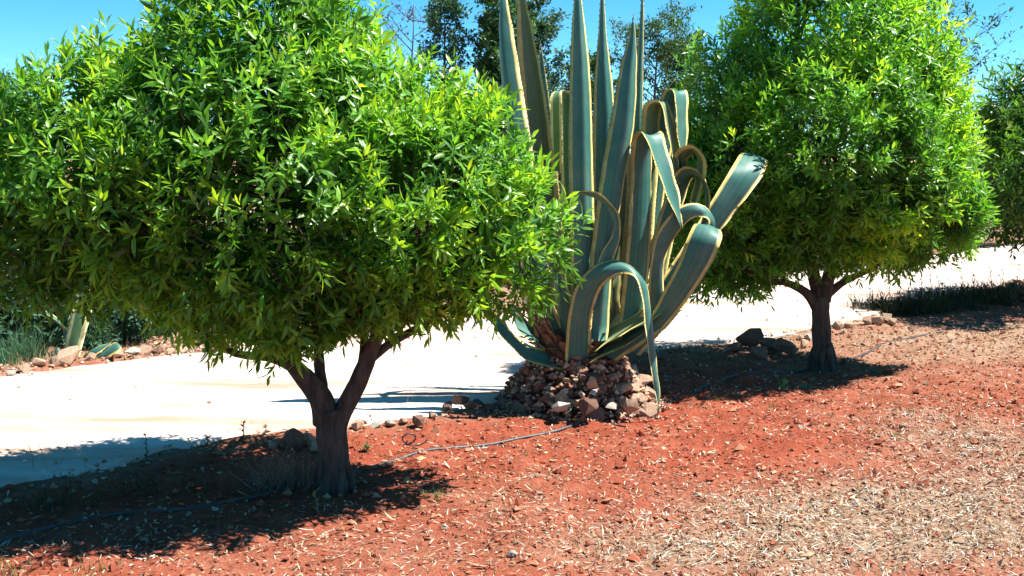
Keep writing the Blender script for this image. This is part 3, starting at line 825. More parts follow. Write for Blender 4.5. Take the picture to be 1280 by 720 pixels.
agave_leaf([(770, 430, 800, 445, -.12, -.2), (812, 396, 836, 404, -.25, -.32), (828, 366, 866, 366, -.34, -.42), (846, 332, 889, 330, -.42, -.5), (858, 300, 900, 306, -.45, -.52), (866, 283, 903, 293, -.4, -.46), (872, 281, 900, 288, -.32, -.36), (878, 292, 897, 296, -.26, -.3), (884, 320, 892, 320, -.24, -.28)], 0.14, label='broadest leaf bent over at the right, blue green with yellow edges')
agave_leaf([(786, 410, 812, 416, .02, .1), (806, 330, 832, 336, .0, .1), (826, 262, 850, 268, -.02, .1), (838, 226, 862, 230, -.04, .08), (850, 211, 872, 216, -.1, .02), (868, 210, 880, 222, -.16, -.04), (882, 226, 884, 236, -.18, -.06), (888, 252, 882, 254, -.18, -.08), (884, 276, 878, 274, -.16, -.1), (876, 290, 874, 289, -.14, -.12)], .22, label='narrow curled leaf between the hanging arch and the looped leaf')
# front arch that hangs down to the ground
agave_leaf([(706, 458, 738, 458, -.22, -.22), (707, 430, 739, 430, -.3, -.28), (711, 390, 741, 392, -.36, -.36), (720, 358, 751, 362, -.4, -.42), (740, 334, 764, 349, -.42, -.47), (765, 325, 780, 342, -.42, -.5), (790, 333, 792, 346, -.44, -.52), (806, 352, 800, 360, -.46, -.53), (813, 380, 804, 385, -.48, -.53), (817, 420, 808, 424, -.49, -.53), (822, 462, 814, 466, -.49, -.52), (825, 495, 820, 497, -.48, -.5), (823, 514, 822, 514, -.47, -.48)], 0.16, n=46, label='front leaf arching over and hanging down to the ground')
# the twisted narrow leaf in front
agave_leaf([(742, 345, 756, 352, -.3, -.34), (752, 315, 768, 322, -.36, -.38), (764, 296, 774, 302, -.4, -.38), (767, 282, 776, 284, -.38, -.42), (762, 264, 771, 262, -.37, -.44), (745, 248, 751, 243, -.38, -.45), (728, 243, 731, 238, -.4, -.44), (716, 242, 717, 240, -.42, -.43)], 0.3, label='thin leaf twisted into an S shape')
# low leaves
agave_leaf([(700, 445, 722, 462, -.1, -.25), (680, 436, 690, 460, -.16, -.3), (655, 428, 658, 450, -.2, -.32), (636, 410, 634, 428, -.22, -.32), (620, 392, 614, 404, -.22, -.3), (598, 372, 592, 380, -.22, -.26), (576, 350, 575, 352, -.22, -.23)], 0.3, M_AGAVE, label='low leaf sweeping out to the left under the tree')
agave_leaf([(735, 425, 742, 440, -.05, -.3), (768, 402, 775, 420, -.08, -.36), (800, 385, 812, 402, -.08, -.36), (825, 374, 838, 384, -.06, -.3), (845, 368, 848, 370, -.1, -.2)], -0.2, M_AGAVEY, label='low pale leaf lying toward the right')
agave_leaf([(730, 438, 738, 452, -.1, -.32), (758, 428, 765, 440, -.16, -.38), (790, 414, 796, 424, -.18, -.36), (816, 398, 818, 400, -.2, -.26)], -0.2, M_AGAVEY)
agave_leaf([(745, 430, 775, 440, -.05, -.1), (770, 395, 795, 408, -.05, -.12), (795, 370, 812, 385, -.03, -.1), (815, 350, 824, 358, .0, -.05), (828, 338, 829, 340, .02, .0)], 0.3, M_AGAVEG)
agave_leaf([(695, 440, 718, 452, .05, -.1), (682, 405, 705, 412, .0, -.12), (668, 375, 690, 378, -.02, -.12), (655, 350, 668, 352, .0, -.06), (645, 335, 647, 335, .0, .0)], 0.3)
agave_leaf([(722, 430, 745, 432, -.12, -.1), (738, 395, 760, 398, -.16, -.12), (748, 365, 766, 368, -.16, -.12), (756, 345, 764, 347, -.14, -.12), (760, 332, 761, 332, -.12, -.12)], 0.3, M_AGAVEG)
agave_leaf([(688, 428, 706, 448, .0, -.14), (668, 408, 678, 434, -.06, -.2), (650, 392, 650, 416, -.1, -.2), (640, 378, 639, 382, -.1, -.14)], .3, label='short dark leaf at the lower left of the plant')
agave_leaf([(712, 440, 735, 455, -.1, -.22), (700, 405, 724, 416, -.16, -.26), (694, 372, 716, 376, -.2, -.28), (690, 345, 704, 344, -.2, -.26), (684, 328, 690, 325, -.18, -.2), (676, 322, 677, 320, -.16, -.17)], .35, label='short leaf curling back at the left of the front arch')
agave_leaf([(748, 440, 770, 452, -.12, -.24), (782, 418, 795, 436, -.18, -.3), (818, 392, 834, 408, -.2, -.3), (846, 360, 862, 372, -.16, -.24), (864, 334, 870, 338, -.1, -.14)], .3, label='low dark leaf sweeping right beneath the broad bent leaf')
# far side leaves
for k, (bx, tx, ty, d, wd) in enumerate(((700, 676, 60, .42, 24), (748, 764, 130, .45, 26), (770, 812, 210, .42, 24), (690, 640, 250, .4, 26))):
    agave_leaf([(bx - wd / 2, 430, bx + wd / 2, 430, .2, .2), (bx * .6 + tx * .4 - wd / 2, 430 * .6 + ty * .4, bx * .6 + tx * .4 + wd / 2, 430 * .6 + ty * .4, d * .8, d * .8), (bx * .25 + tx * .75 - wd * .35, 430 * .25 + ty * .75, bx * .25 + tx * .75 + wd * .35, 430 * .25 + ty * .75, d, d), (tx - 1, ty, tx + 1, ty, d * 1.1, d * 1.1)], -0.4)

# stump with the bases of old leaves
sb = MB()
prof = [(0.0, 0.24), (0.12, 0.24), (0.24, 0.225), (0.32, 0.25), (0.40, 0.27), (0.48, 0.2), (0.55, 0.05)]
sz = gz(AX, AY)
pr = crom([[z_, r] for z_, r in prof], 22)
sb.tube([(AX, AY, sz + z_) for z_, r in pr], np.maximum(pr[:, 1], 0.02), 30, 0, 0.14, 3)
obj('stump', sb.mesh('stump', M_STUMP), agave)
rs = np.random.default_rng(5)
scale_me = []
for v in range(5):
    mb = MB()
    hw = [0.055, 0.05, 0.032, 0.006]; zz = [0, 0.035, 0.08, 0.11]; oo = [0.0, 0.012, 0.03, 0.055 + 0.012 * v]
    vsl = []
    for z_, h_, o_ in zip(zz, hw, oo):
        j = rs.normal(0, 0.004)
        vsl += [(-h_ + j, -o_ + 0.012, z_), (0, -o_ - 0.006, z_ + 0.004), (h_ + j, -o_ + 0.012, z_)]
    nb = len(vsl)
    vsl += [(x, y + 0.012, z_) for x, y, z_ in vsl]
    fs = []
    for i in range(3):
        for k in range(2):
            a = i * 3 + k
            fs += [(a, a + 1, a + 4, a + 3), (nb + a, nb + a + 3, nb + a + 4, nb + a + 1)]
        fs += [(i * 3, i * 3 + 3, nb + i * 3 + 3, nb + i * 3), (i * 3 + 2, nb + i * 3 + 2, nb + i * 3 + 5, i * 3 + 5)]
    fs += [(9, 10, nb + 10, nb + 9), (10, 11, nb + 11, nb + 10)]
    mb.add(vsl, fs)
    scale_me.append(mb.mesh('dry_leaf_base', M_STUMP if v < 3 else M_DRY, True))
for layer in range(5):
    zc = 0.14 + layer * 0.065
    r = float(np.interp(zc, pr[:, 0], pr[:, 1]))
    for k in range(14):
        an = 2 * math.pi * (k + 0.5 * (layer % 2)) / 14 + rs.normal(0, 0.08)
        o = bpy.data.objects.new('dry_leaf_base', scale_me[rs.integers(0, 5)]); C.objects.link(o)
        o.parent = agave
        o.matrix_local = Matrix.Translation((math.sin(an) * (r - 0.005), -math.cos(an) * (r - 0.005), zc + rs.normal(0, 0.012))) @ Matrix.Rotation(an, 4, 'Z') @ Matrix.Rotation(rs.normal(0.1, 0.2), 4, 'X') @ Matrix.Scale(rs.uniform(0.8, 1.25), 4)
# dry shrivelled leaves hanging on the left of the plant
for k in range(13):
    p0 = Vector(P(random.uniform(668, 705), random.uniform(405, 440), AY - random.uniform(0.1, 0.25)))
    e = Vector(P(random.uniform(632, 690), random.uniform(335, 400), AY - random.uniform(0.25, 0.4)))
    mid = p0.lerp(e, 0.5) + Vector((random.uniform(-.06, .03), random.uniform(-.05, .05), random.uniform(-.05, .07)))
    s = crom([[*p0, 0.008], [*mid, 0.006], [*(e + Vector((random.uniform(-.03, .03), 0, random.uniform(-.03, .05)))), 0.004], [*e, 0.0015]], 12)
    mb = MB(); mb.tube(s[:, :3], np.maximum(s[:, 3], 0.001), 5, 0, 0.3, k)
    obj('dry_leaf', mb.mesh('dry_leaf', M_DRY), agave)

# ------------------------------------------------------------------ rocks
rock_cache = {}
def rock_mesh(seed, mtl, detail=14):
    key = (seed, mtl.name, detail)
    if key in rock_cache: return rock_cache[key]
    rr = random.Random(seed)
    bm = bmesh.new()
    for i in range(detail):
        v = Vector((rr.gauss(0, 1), rr.gauss(0, 1), rr.gauss(0, 1))).normalized()
        v = Vector((v.x, v.y * rr.uniform(0.8, 1), v.z * 0.85)) * rr.uniform(0.82, 1.08)
        bm.verts.new(v)
    res = bmesh.ops.convex_hull(bm, input=bm.verts)
    bmesh.ops.delete(bm, geom=[e for e in res['geom_interior'] if isinstance(e, bmesh.types.BMVert)], context='VERTS')
    bmesh.ops.bevel(bm, geom=bm.edges[:], offset=0.035, segments=1, affect='EDGES')
    me = bpy.data.meshes.new('rock'); bm.to_mesh(me); bm.free()
    me.materials.append(mtl)
    rock_cache[key] = me
    return me
def rock(loc, size, label, group=None, mtl=None, squash=(1, 1, 1), cat='rock', name='rock'):
    me = rock_mesh(random.randrange(14), mtl or M_ROCK)
    o = bpy.data.objects.new(name, me); C.objects.link(o)
    o.location = loc; o.rotation_euler = (random.uniform(-.4, .4), random.uniform(-.4, .4), random.uniform(0, 6.28))
    o.scale = (size * squash[0], size * squash[1], size * squash[2])
    return tag(o, label, cat, group)

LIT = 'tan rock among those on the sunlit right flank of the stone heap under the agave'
FRONT = 'rock, mostly shade-toned brown, in the front of the stone heap under the agave'
LEFT = 'rock coloured dark brown as if shaded, on the left flank of the stone heap under the agave'
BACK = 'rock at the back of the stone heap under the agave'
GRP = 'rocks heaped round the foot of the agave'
for layer in range(6):
    zl = 0.03 + layer * 0.062
    Rl = (0.49, 0.44, 0.38, 0.33, 0.29, 0.26)[layer]
    nr = int(2 * math.pi * Rl / 0.098)
    for k in range(nr):
        an = 2 * math.pi * (k + 0.5 * (layer % 2)) / nr + random.uniform(-.05, .05)
        if layer > 3 and math.cos(an - math.pi * 1.5) > 0.2 and random.random() < 0.8: continue      # the stump shows above the front stones
        x = AX + 0.02 + math.cos(an) * Rl * random.uniform(.93, 1.05); y = AY + math.sin(an) * Rl * random.uniform(.93, 1.05)
        if math.sin(an) > .75: continue
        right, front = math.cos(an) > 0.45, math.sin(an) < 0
        lab, mt = (LIT, M_ROCK) if right and math.sin(an) < 0.3 else (BACK, M_ROCK) if not front else (LEFT, M_ROCKD) if math.cos(an) < -0.45 else (FRONT, random.choice((M_ROCKD, M_ROCKD, M_ROCK)))  # the heap's shade is put into colour: darker stones left and front
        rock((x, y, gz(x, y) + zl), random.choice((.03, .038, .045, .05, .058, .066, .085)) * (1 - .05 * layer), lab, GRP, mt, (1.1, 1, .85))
for px, py, s, lab, mt in ((742, 491, .032, 'small white stone resting high on the front of the stone heap', M_ROCKW),
                       (702, 509, .06, 'large white stone at the front foot of the stone heap beside the blue sprout', M_ROCKW),
                       (765, 509, .04, 'whitish stone at the front foot of the heap where the pipe passes', M_ROCKW),
                       (735, 508, .088, 'biggest brown boulder at the front foot of the stone heap', M_ROCKD),
                       (743, 478, .06, 'rounded tan rock on the upper front of the heap, right of the stump', M_ROCK),
                       (790, 504, .065, 'flat pale rock at the lower right foot of the stone heap', M_ROCK)):
    d = AY - (0.6 if py > 495 else 0.5)
    p = P(px, py, d)
    if py > 495: p[2] = max(s * .6, min(p[2], .1))
    rock(p, s, lab, None, mt, (1.15, .9, .9))
# rubble and earth packed between the stones of the heap
n = 1500
an = rng.uniform(0, 2 * math.pi, n); t = rng.uniform(0, 1, n)
rad = np.interp(t, (0, .2, .45, .7, 1), (.6, .5, .42, .34, .27)) * rng.uniform(.94, 1.06, n)
V, Tt, cc = lumps(np.column_stack([AX + np.cos(an) * rad, AY + np.sin(an) * rad]), np.minimum(rng.gamma(2.0, .006, n) + .006, .028), pick([(.36, .2, .13), (.46, .3, .2), (.3, .1, .06), (.52, .4, .29), (.2, .11, .075)], n, .2), .8, .2)
V[:, 2] += np.repeat(np.clip(t - .12, 0, 1) * .36, 6)
tag(obj('heap_rubble', mesh_np('heap_rubble', V, None, M_CLOD, cc, tris=Tt)), kind='stuff')
# stones lying left of the heap and along the near edge of the road
EDGE = 'stones along the near edge of the road'
for px, py, s in ((598, 508, .055), (575, 506, .075), (560, 514, .05), (612, 512, .05), (586, 514, .045), (630, 508, .06)):
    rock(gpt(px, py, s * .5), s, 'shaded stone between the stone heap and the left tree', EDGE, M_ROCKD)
for px, py, s, mt in ((448, 535, .045, M_ROCK), (470, 532, .05, M_ROCKW), (488, 530, .04, M_ROCKW), (505, 528, .035, M_ROCK), (523, 531, .05, M_ROCKD), (540, 524, .03, M_ROCK), (456, 528, .03, M_ROCKW)):
    rock(gpt(px, py, s * .5), s, 'pale stone at the road edge just right of the left trunk', EDGE, mt)
rock(gpt(368, 562, .05), .085, 'brown boulder at the road edge left of the near trunk', None, M_ROCKD)
for px, py, s in ((388, 556, .06), (352, 560, .045), (394, 564, .05), (340, 562, .035)):
    rock(gpt(px, py, s * .5), s, 'small stone around the boulder left of the near trunk', EDGE, M_ROCK)
# rocks coloured dark for the right tree's shadow, pale ones to their right
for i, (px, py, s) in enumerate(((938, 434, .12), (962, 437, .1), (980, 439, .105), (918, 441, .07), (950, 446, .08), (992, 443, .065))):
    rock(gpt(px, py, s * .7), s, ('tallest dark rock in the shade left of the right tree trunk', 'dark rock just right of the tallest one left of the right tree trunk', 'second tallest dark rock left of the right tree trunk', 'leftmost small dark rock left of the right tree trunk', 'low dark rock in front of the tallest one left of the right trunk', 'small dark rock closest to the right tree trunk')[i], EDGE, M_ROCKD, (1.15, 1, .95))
for px, py, s, mt in ((1003, 432, .06, M_ROCK), (1010, 424, .045, M_ROCKW), (1000, 424, .04, M_ROCK)):
    rock(gpt(px, py, s * .5), s, 'small pale rock close left of the right tree trunk', EDGE, mt)
for px, py, s in ((1046, 413, .07), (1060, 410, .06), (1072, 407, .06), (1084, 406, .055), (1096, 405, .09), (1106, 403, .08), (1116, 405, .06), (1052, 418, .05)):
    rock(gpt(px, py, s * .5), s, 'tan rock in the row of stones right of the right tree trunk', EDGE, M_ROCK, (1.1, .9, .9))
for px, py, s in ((1250, 366, .1), (1266, 366, .12), (1279, 367, .1), (1259, 360, .09), (1273, 359, .1), (1291, 363, .11)):
    rock(gpt(px, py, s * .5), s, 'tan rock in the pile at the right edge of the frame', EDGE, M_ROCK)
# rocks on the far verge, left
VER = 'stones along the far verge of the road'
rock(gpt(88, 456, .05), .1, 'light tan rock at the foot of the standing agave leaf', None, M_ROCK, (1.5, .9, .8))
for px, py, s, mt in ((70, 459, .07, M_ROCK), (50, 462, .055, M_ROCK), (30, 466, .06, M_ROCK), (12, 470, .05, M_ROCKW), (112, 453, .06, M_ROCK), (128, 450, .05, M_ROCKW), (146, 449, .07, M_ROCK), (165, 446, .06, M_ROCKW), (182, 443, .08, M_ROCK), (198, 441, .06, M_ROCKD), (214, 440, .05, M_ROCK), (230, 438, .06, M_ROCK)):
    rock(gpt(px, py, s * .4), s, 'small stone on the far verge under the left crown', VER, mt, (1.2, 1, .8))
# loose stones in the shadow and the red field
for px, py, s in ((62, 622, .022), (118, 602, .02), (165, 560, .02), (236, 638, .02), (268, 634, .025), (1000, 541, .02), (766, 526, .03), (556, 664, .018), (830, 560, .018), (1128, 536, .025), (1205, 571, .02), (640, 700, .025)):
    rock(gpt(px, py, s * .4), s, 'pebble lying loose on the red earth', 'loose pebbles on the red earth', random.choice((M_ROCK, M_ROCKW)))

# ------------------------------------------------------------------ irrigation pipe and wire
pp = [(-80, 692), (0, 671), (60, 655), (130, 640), (200, 634), (265, 627), (330, 612), (380, 600), (440, 587), (500, 570), (540, 560), (590, 552), (640, 543), (700, 534), (760, 518), (800, 508), (845, 495), (880, 484), (930, 468), (985, 462), (1060, 448), (1100, 432), (1130, 423), (1165, 415), (1195, 411), (1240, 400), (1300, 392)]
rows = []
for px, py in pp:
    q = G(px, py); rows.append([q[0], q[1], 0])
s = crom(rows, 240)
s[:, 2] = height(s[:, 0], s[:, 1])
s[:, 2] = np.convolve(np.pad(s[:, 2], 4, mode='edge'), np.ones(9) / 9, 'valid') + 0.002
mb = MB(); mb.tube(s[:, :3], [0.01] * len(s), 9)
tag(obj('irrigation_pipe', mb.mesh('irrigation_pipe', M_PIPE)), 'long thin dusty irrigation pipe snaking over the red earth past the trees and the agave', 'pipe')
c = gpt(520, 562)
loop = [c + Vector((-0.07 + 0.055 * t, 0, 0.0)) + Vector((0.05 * math.sin(t * 5.2), 0.02 * math.cos(t * 4), 0.03 + 0.035 * (1 - math.cos(t * 5.2)))) for t in np.linspace(0, 1.5, 26)]
mb = MB(); mb.tube(loop, [0.004] * len(loop), 6)
tag(obj('wire', mb.mesh('wire', M_WIRE)), 'thin dark wire curled into a loop beside the pipe', 'wire')

# ------------------------------------------------------------------ weeds and grasses
def blades(px, py, n, hgt, spread, cols, rs, width=0.006, lean=0.35, p0=None):
    c = np.array(gpt(px, py)) if p0 is None else np.array(p0)
    base = c + np.column_stack([np.clip(rs.normal(0, 1, n), -1.2, 1.2) * spread, np.clip(rs.normal(0, 1, n), -1.2, 1.2) * spread, np.zeros(n) - 0.01])
    D = unit(np.column_stack([rs.normal(0, lean, n), rs.normal(0, lean, n), np.ones(n)]))
    Nn = unit(np.cross(D, rs.normal(size=(n, 3))))
    cc = np.array(cols)[rs.integers(0, len(cols), n)] * rs.uniform(.8, 1.2, (n, 1))
    return strips(base, D, Nn, hgt * rs.uniform(.5, 1.15, n), width * rs.uniform(.6, 1.3, n), rs.normal(0, .3, n), cc, (0, .5, 1), (1, .8, .1))
wrs = np.random.default_rng(99)
DRYC = [(0.42, 0.34, 0.2), (0.5, 0.43, 0.28), (0.3, 0.22, 0.13)]
GRNC = [(0.05, 0.1, 0.03), (0.08, 0.14, 0.04), (0.045, 0.085, 0.03)]
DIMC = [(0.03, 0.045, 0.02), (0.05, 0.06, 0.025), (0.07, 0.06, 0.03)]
BLUC = [(0.08, 0.17, 0.12), (0.12, 0.22, 0.16)]
def tuft(px, py, n, hgt, spread, cols, label, group=None, name='grass_tuft', cat='grass', width=0.006, lean=.35):
    V, Q, cc = blades(px, py, n, hgt, spread, cols, wrs, width, lean)
    if n <= 20:                                    # few enough to pick apart: each blade a part
        root = empty(name, gpt(px, py)); tag(root, label, cat, group)
        for k in range(n):
            obj('blade', mesh_np('blade', V[k * 6:k * 6 + 6], Q[:2], M_WEED, cc[k * 6:k * 6 + 6]), root)
        return root
    return tag(obj(name, mesh_np(name, V, Q, M_WEED, cc)), label, cat, group)
def weed(px, py, hgt, nleaf, ll, lw, cols, label, group=None, lean=0.1, name='weed', cat='weed'):
    """an upright weed: stem with leaves all the way up"""
    base = gpt(px, py, -0.01)
    root = empty(name, base); tag(root, label, cat, group)
    top = base + Vector((wrs.normal(0, lean) * hgt, wrs.normal(0, lean) * hgt, hgt))
    mb = MB(); mb.tube([base, base.lerp(top, .5) + Vector((.006, 0, 0)), top], [.004, .003, .0015], 5)
    obj('stem', mb.mesh('stem', M_FARBARK), root)
    t = np.linspace(.15, 1, nleaf)
    P0 = np.array([base.lerp(top, q) for q in t])
    an = np.arange(nleaf) * 2.4
    D = unit(np.column_stack([np.cos(an), np.sin(an), wrs.uniform(.2, 1.0, nleaf)]))
    Nn = unit(np.array((0, 0, 1.0)) - D * D[:, 2:3])
    cc = np.array(cols)[wrs.integers(0, len(cols), nleaf)]
    V, Q, cc = strips(P0, D, Nn, ll * wrs.uniform(.7, 1.2, nleaf), lw * wrs.uniform(.8, 1.2, nleaf), wrs.normal(.15, .1, nleaf), cc, LEAF_ST, LEAF_HW, .12)
    obj('foliage', mesh_np('foliage', V, Q, M_WEED, cc), root)
    return root
weed(183, 572, .16, 16, .03, .012, GRNC, 'small leafy weed standing dark against the pale road on the left')
weed(302, 553, .13, 14, .028, .016, GRNC, 'taller of the leafy weeds at the road edge left of the near trunk')
weed(234, 556, .05, 8, .025, .014, GRNC, 'low weed at the shadow edge between the two leafy weeds')
weed(258, 555, .05, 9, .025, .014, GRNC, 'low broad weed next to the taller weed at the shadow edge')
tuft(42, 585, 3, .22, .012, DRYC, 'lone dry stalks against the road at far left', lean=.08, width=.004, name='dry_stalk')
tuft(64, 583, 4, .24, .02, DRYC, 'pair of leaning dry stalks against the road on the left', lean=.22, width=.004, name='dry_stalk')
tuft(318, 556, 4, .16, .03, DRYC, 'thin dry stalks right of the leafy weeds at the road edge', lean=.12, width=.004, name='dry_stalk')
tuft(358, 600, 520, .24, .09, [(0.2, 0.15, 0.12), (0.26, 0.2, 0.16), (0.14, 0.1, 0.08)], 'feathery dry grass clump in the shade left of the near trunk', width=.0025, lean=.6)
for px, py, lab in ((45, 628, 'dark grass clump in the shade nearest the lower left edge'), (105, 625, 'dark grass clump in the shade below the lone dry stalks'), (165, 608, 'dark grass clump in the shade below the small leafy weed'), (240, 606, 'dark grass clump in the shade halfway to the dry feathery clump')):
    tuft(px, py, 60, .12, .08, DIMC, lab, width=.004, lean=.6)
weed(398, 641, .11, 9, .04, .014, [(0.14, 0.24, 0.07), (0.1, 0.2, 0.08)], 'pale green seedling in front of the near trunk')
weed(458, 561, .05, 12, .04, .016, GRNC, 'low leafy weed right of the near trunk')
tuft(500, 506, 7, .28, .06, DRYC, 'sparse dry stems against the road right of the near trunk', lean=.2, width=.003, name='dry_stalk')
tuft(545, 620, 40, .06, .04, [(0.12, 0.2, 0.06), (0.2, 0.24, 0.1)], 'small green tuft on the red earth below the pipe', width=.005, lean=.7)
weed(709, 522, .11, 7, .06, .012, BLUC, 'blue green sprout in front of the stone heap')
tuft(980, 487, 18, .09, .012, [(0.12, 0.3, 0.06), (0.16, 0.36, 0.08)], 'bright green grass tuft at the edge of the right shadow', width=.006, lean=.25)
tuft(1003, 485, 34, .07, .035, BLUC, 'blue green rosette at the edge of the right tree shadow', width=.012, lean=.8, name='weed', cat='weed')
for px, py in ((965, 508), (898, 500), (1108, 530), (1118, 548)):
    tuft(px, py, 9, .07, .012, [(0.16, 0.26, 0.07), (0.22, 0.28, 0.1)], 'small green sprout on the red earth before the right tree', 'green sprouts before the right tree', width=.005, lean=.3)
tuft(20, 705, 60, .05, .07, [(0.12, 0.2, 0.06), (0.2, 0.24, 0.1)], 'green tuft in the lower left corner', width=.005, lean=.7)
tuft(118, 712, 50, .05, .06, [(0.12, 0.2, 0.06), (0.2, 0.24, 0.1)], 'green tuft at the bottom edge near the left corner', width=.005, lean=.7)
for px, py, h_ in ((918, 440, .22), (958, 432, .24), (905, 442, .14), (998, 430, .1)):
    tuft(px, py, 4, h_, .02, DRYC, 'thin stalk rising by the dark rocks left of the right trunk', 'stalks by the dark rocks', lean=.1, width=.005, name='dry_stalk')
# the weedy bank under the farthest tree, each clump on its own
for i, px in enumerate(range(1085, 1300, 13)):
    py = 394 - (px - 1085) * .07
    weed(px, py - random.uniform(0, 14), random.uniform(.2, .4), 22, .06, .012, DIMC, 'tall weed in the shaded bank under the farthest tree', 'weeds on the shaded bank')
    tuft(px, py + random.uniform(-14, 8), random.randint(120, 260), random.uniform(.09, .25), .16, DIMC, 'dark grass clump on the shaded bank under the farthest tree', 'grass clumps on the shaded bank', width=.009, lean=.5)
# low weeds nobody could count, thin in the open, thicker in the shade
VV, QQ, CCs, off = [], [], [], 0
sp = in_view_points(5200, 395, 735)
shade = np.zeros(len(sp))
for (cx, cy, rx, ry) in ((g1[0] - 0.85, g1[1], 1.5, .6), (g2[0] - 0.6, g2[1], 1.2, .7), (g3[0] - .6, g3[1], 1.2, .7)):
    shade = np.maximum(shade, np.exp(-((sp[:, 0] - cx) / rx) ** 4 - ((sp[:, 1] - cy) / ry) ** 4))
keep = (rng.uniform(size=len(sp)) < .03 + .5 * shade) & (on_road(sp[:, 0], sp[:, 1]) < -.03)
for x, y in sp[keep]:
    V, Q, cc = blades(0, 0, 5, wrs.uniform(.02, .055), .015, GRNC, wrs, .006, .8, (x, y, gz(x, y)))
    VV.append(V); QQ.append(Q + off); CCs.append(cc); off += len(V)
tag(obj('low_weeds', mesh_np('low_weeds', np.vstack(VV), np.vstack(QQ), M_WEED, np.vstack(CCs))), kind='stuff')

# ------------------------------------------------------------------ beyond the road
def far_tree(label, px, Yd, top_py, half_w_px, n_limbs, leaves, cols, seed, leafL=.07, leafW=.034, group=None, spire=1.0, sparse=.16, low=.12, name='wild_tree', wood=True, cat='tree'):
    rs = np.random.default_rng(seed)
    x = (px - 640) / F * Yd
    base = Vector((x, Yd, gz(x, Yd) - .03))
    H = P(px, top_py, Yd)[2] - base.z
    W = half_w_px / F * Yd
    leaves = int(leaves * 2.4)
    root = empty(name, base); tag(root, label, cat, group)
    tb = MB()
    lean = rs.normal(0, .04, 2)
    tp = [(base.x + lean[0] * t * H + .03 * math.sin(t * 7 + seed), Yd + lean[1] * t * H, base.z + t * H) for t in np.linspace(0, 1, 9)]
    tb.tube(tp, [max(.004, .035 * H / 3 * (1 - t) ** .8) for t in np.linspace(0, 1, 9)], 8, 0, .15, seed)
    obj('trunk', tb.mesh('trunk', M_FARBARK), root)
    lb = MB(); tw = []
    for k in range(n_limbs):
        t = low + (1 - low) * (k + rs.uniform()) / n_limbs
        b0 = Vector([np.interp(t, np.linspace(0, 1, 9), [q[i] for q in tp]) for i in range(3)])
        an = k * 2.4 + rs.normal(0, .4)
        reach = W * (math.sin(math.pi * min(1, (1 - t) * .75 + .12)) ** .7) * rs.uniform(.7, 1.1)
        e = b0 + Vector((math.cos(an) * reach, math.sin(an) * reach, reach * spire * rs.uniform(.5, 1.1)))
        e.z = min(e.z, base.z + H * rs.uniform(.9, 1.03))
        m_ = b0.lerp(e, .5) + Vector((0, 0, -.06 * reach))
        s = crom([[*b0, .012 * (1 - t) + .006], [*m_, .007], [*e, .003]], 7)
        lb.tube(s[:, :3], s[:, 3], 5, cap=False)
        for q in s[2:, :3]:
            for _ in range(2):
                d = Vector(rs.normal(0, 1, 3)).normalized(); d.z = abs(d.z) * .7 + .2
                ll = reach * rs.uniform(.15, .4)
                lb.tube([q, Vector(q) + d * ll], [.004, .0015], 3, cap=False)
                tw.append((Vector(q), d, ll))
    obj('limbs', lb.mesh('limbs', M_FARBARK), root)
    if leaves:
        j = rs.integers(0, len(tw), leaves)
        u = rs.uniform(0, 1.1, leaves)
        P0 = np.array([tw[i][0] + tw[i][1] * tw[i][2] * q for i, q in zip(j, u)]) + rs.normal(0, sparse * .25, (leaves, 3))
        ax = np.array([tw[i][1] for i in j])
        D = unit(ax * .6 + rs.normal(0, .7, (leaves, 3)))
        Nn = np.array((0, 0, 1.)) + rs.normal(0, .5, (leaves, 3)); Nn = unit(Nn - D * np.sum(Nn * D, -1, keepdims=True))
        cc = np.array(cols)[rs.integers(0, len(cols), leaves)] * rs.uniform(.8, 1.2, (leaves, 1))
        V, Q, cc = strips(P0, D, Nn, leafL * rs.uniform(.6, 1.2, leaves), leafW * rs.uniform(.7, 1.2, leaves), rs.normal(.1, .1, leaves), cc, (0, .45, 1), (.2, 1, .1), .12)
        obj('crown', mesh_np('crown', V, Q, M_FARLEAF, cc, True), root)
    return root
OLIVE = [(0.05, 0.125, 0.07), (0.07, 0.16, 0.085), (0.04, 0.1, 0.065)]
OLIVE2 = [(0.06, 0.15, 0.05), (0.08, 0.19, 0.055), (0.045, 0.11, 0.045)]
far_tree('nearly leafless twiggy tree above the left crown against the sky', 512, 15.5, 2, 62, 20, 350, [(0.1, 0.09, 0.1), (0.07, 0.09, 0.07)], 1, .05, .02, spire=1.2, low=.35)
far_tree('slender pointed dark tree just right of the leafless one', 553, 15.0, -6, 30, 34, 2600, OLIVE, 2, spire=1.6)
far_tree('small bushy tree between the pointed tree and the tall leaves', 590, 15.5, 30, 34, 30, 2600, OLIVE2, 3)
far_tree('tall olive green tree behind the leftmost upright agave leaves', 634, 15.0, -4, 46, 44, 4300, OLIVE2, 4)
far_tree('dark leafy tree showing between the left pair of upright agave leaves', 674, 15.5, 6, 46, 44, 4300, OLIVE, 5)
far_tree('lower green tree behind the middle upright agave leaves', 724, 16.0, 66, 44, 36, 3600, OLIVE2, 6)
far_tree('sparse tree with bare violet limbs between the agave and the right tree', 818, 16.0, 14, 74, 40, 3200, OLIVE2, 7, .06, .024, spire=1.0, low=.25)
far_tree('leafy low tree behind the arched agave leaves', 860, 16.5, 48, 50, 36, 3000, OLIVE2, 8)
far_tree('tall dark tree whose sprigs rise behind the top right of the right crown', 1132, 16.0, -50, 100, 60, 3600, OLIVE, 9, .08, .03, spire=1.1)
far_tree('dark distant tree at the left edge just above the near crown', 12, 16.0, 92, 50, 36, 3200, OLIVE, 10)
far_tree('distant tree hidden low behind the left crown', 200, 15.0, 110, 70, 36, 3000, OLIVE2, 12)
far_tree('distant tree behind the middle of the left crown', 380, 15.5, 95, 70, 36, 3000, OLIVE, 13)
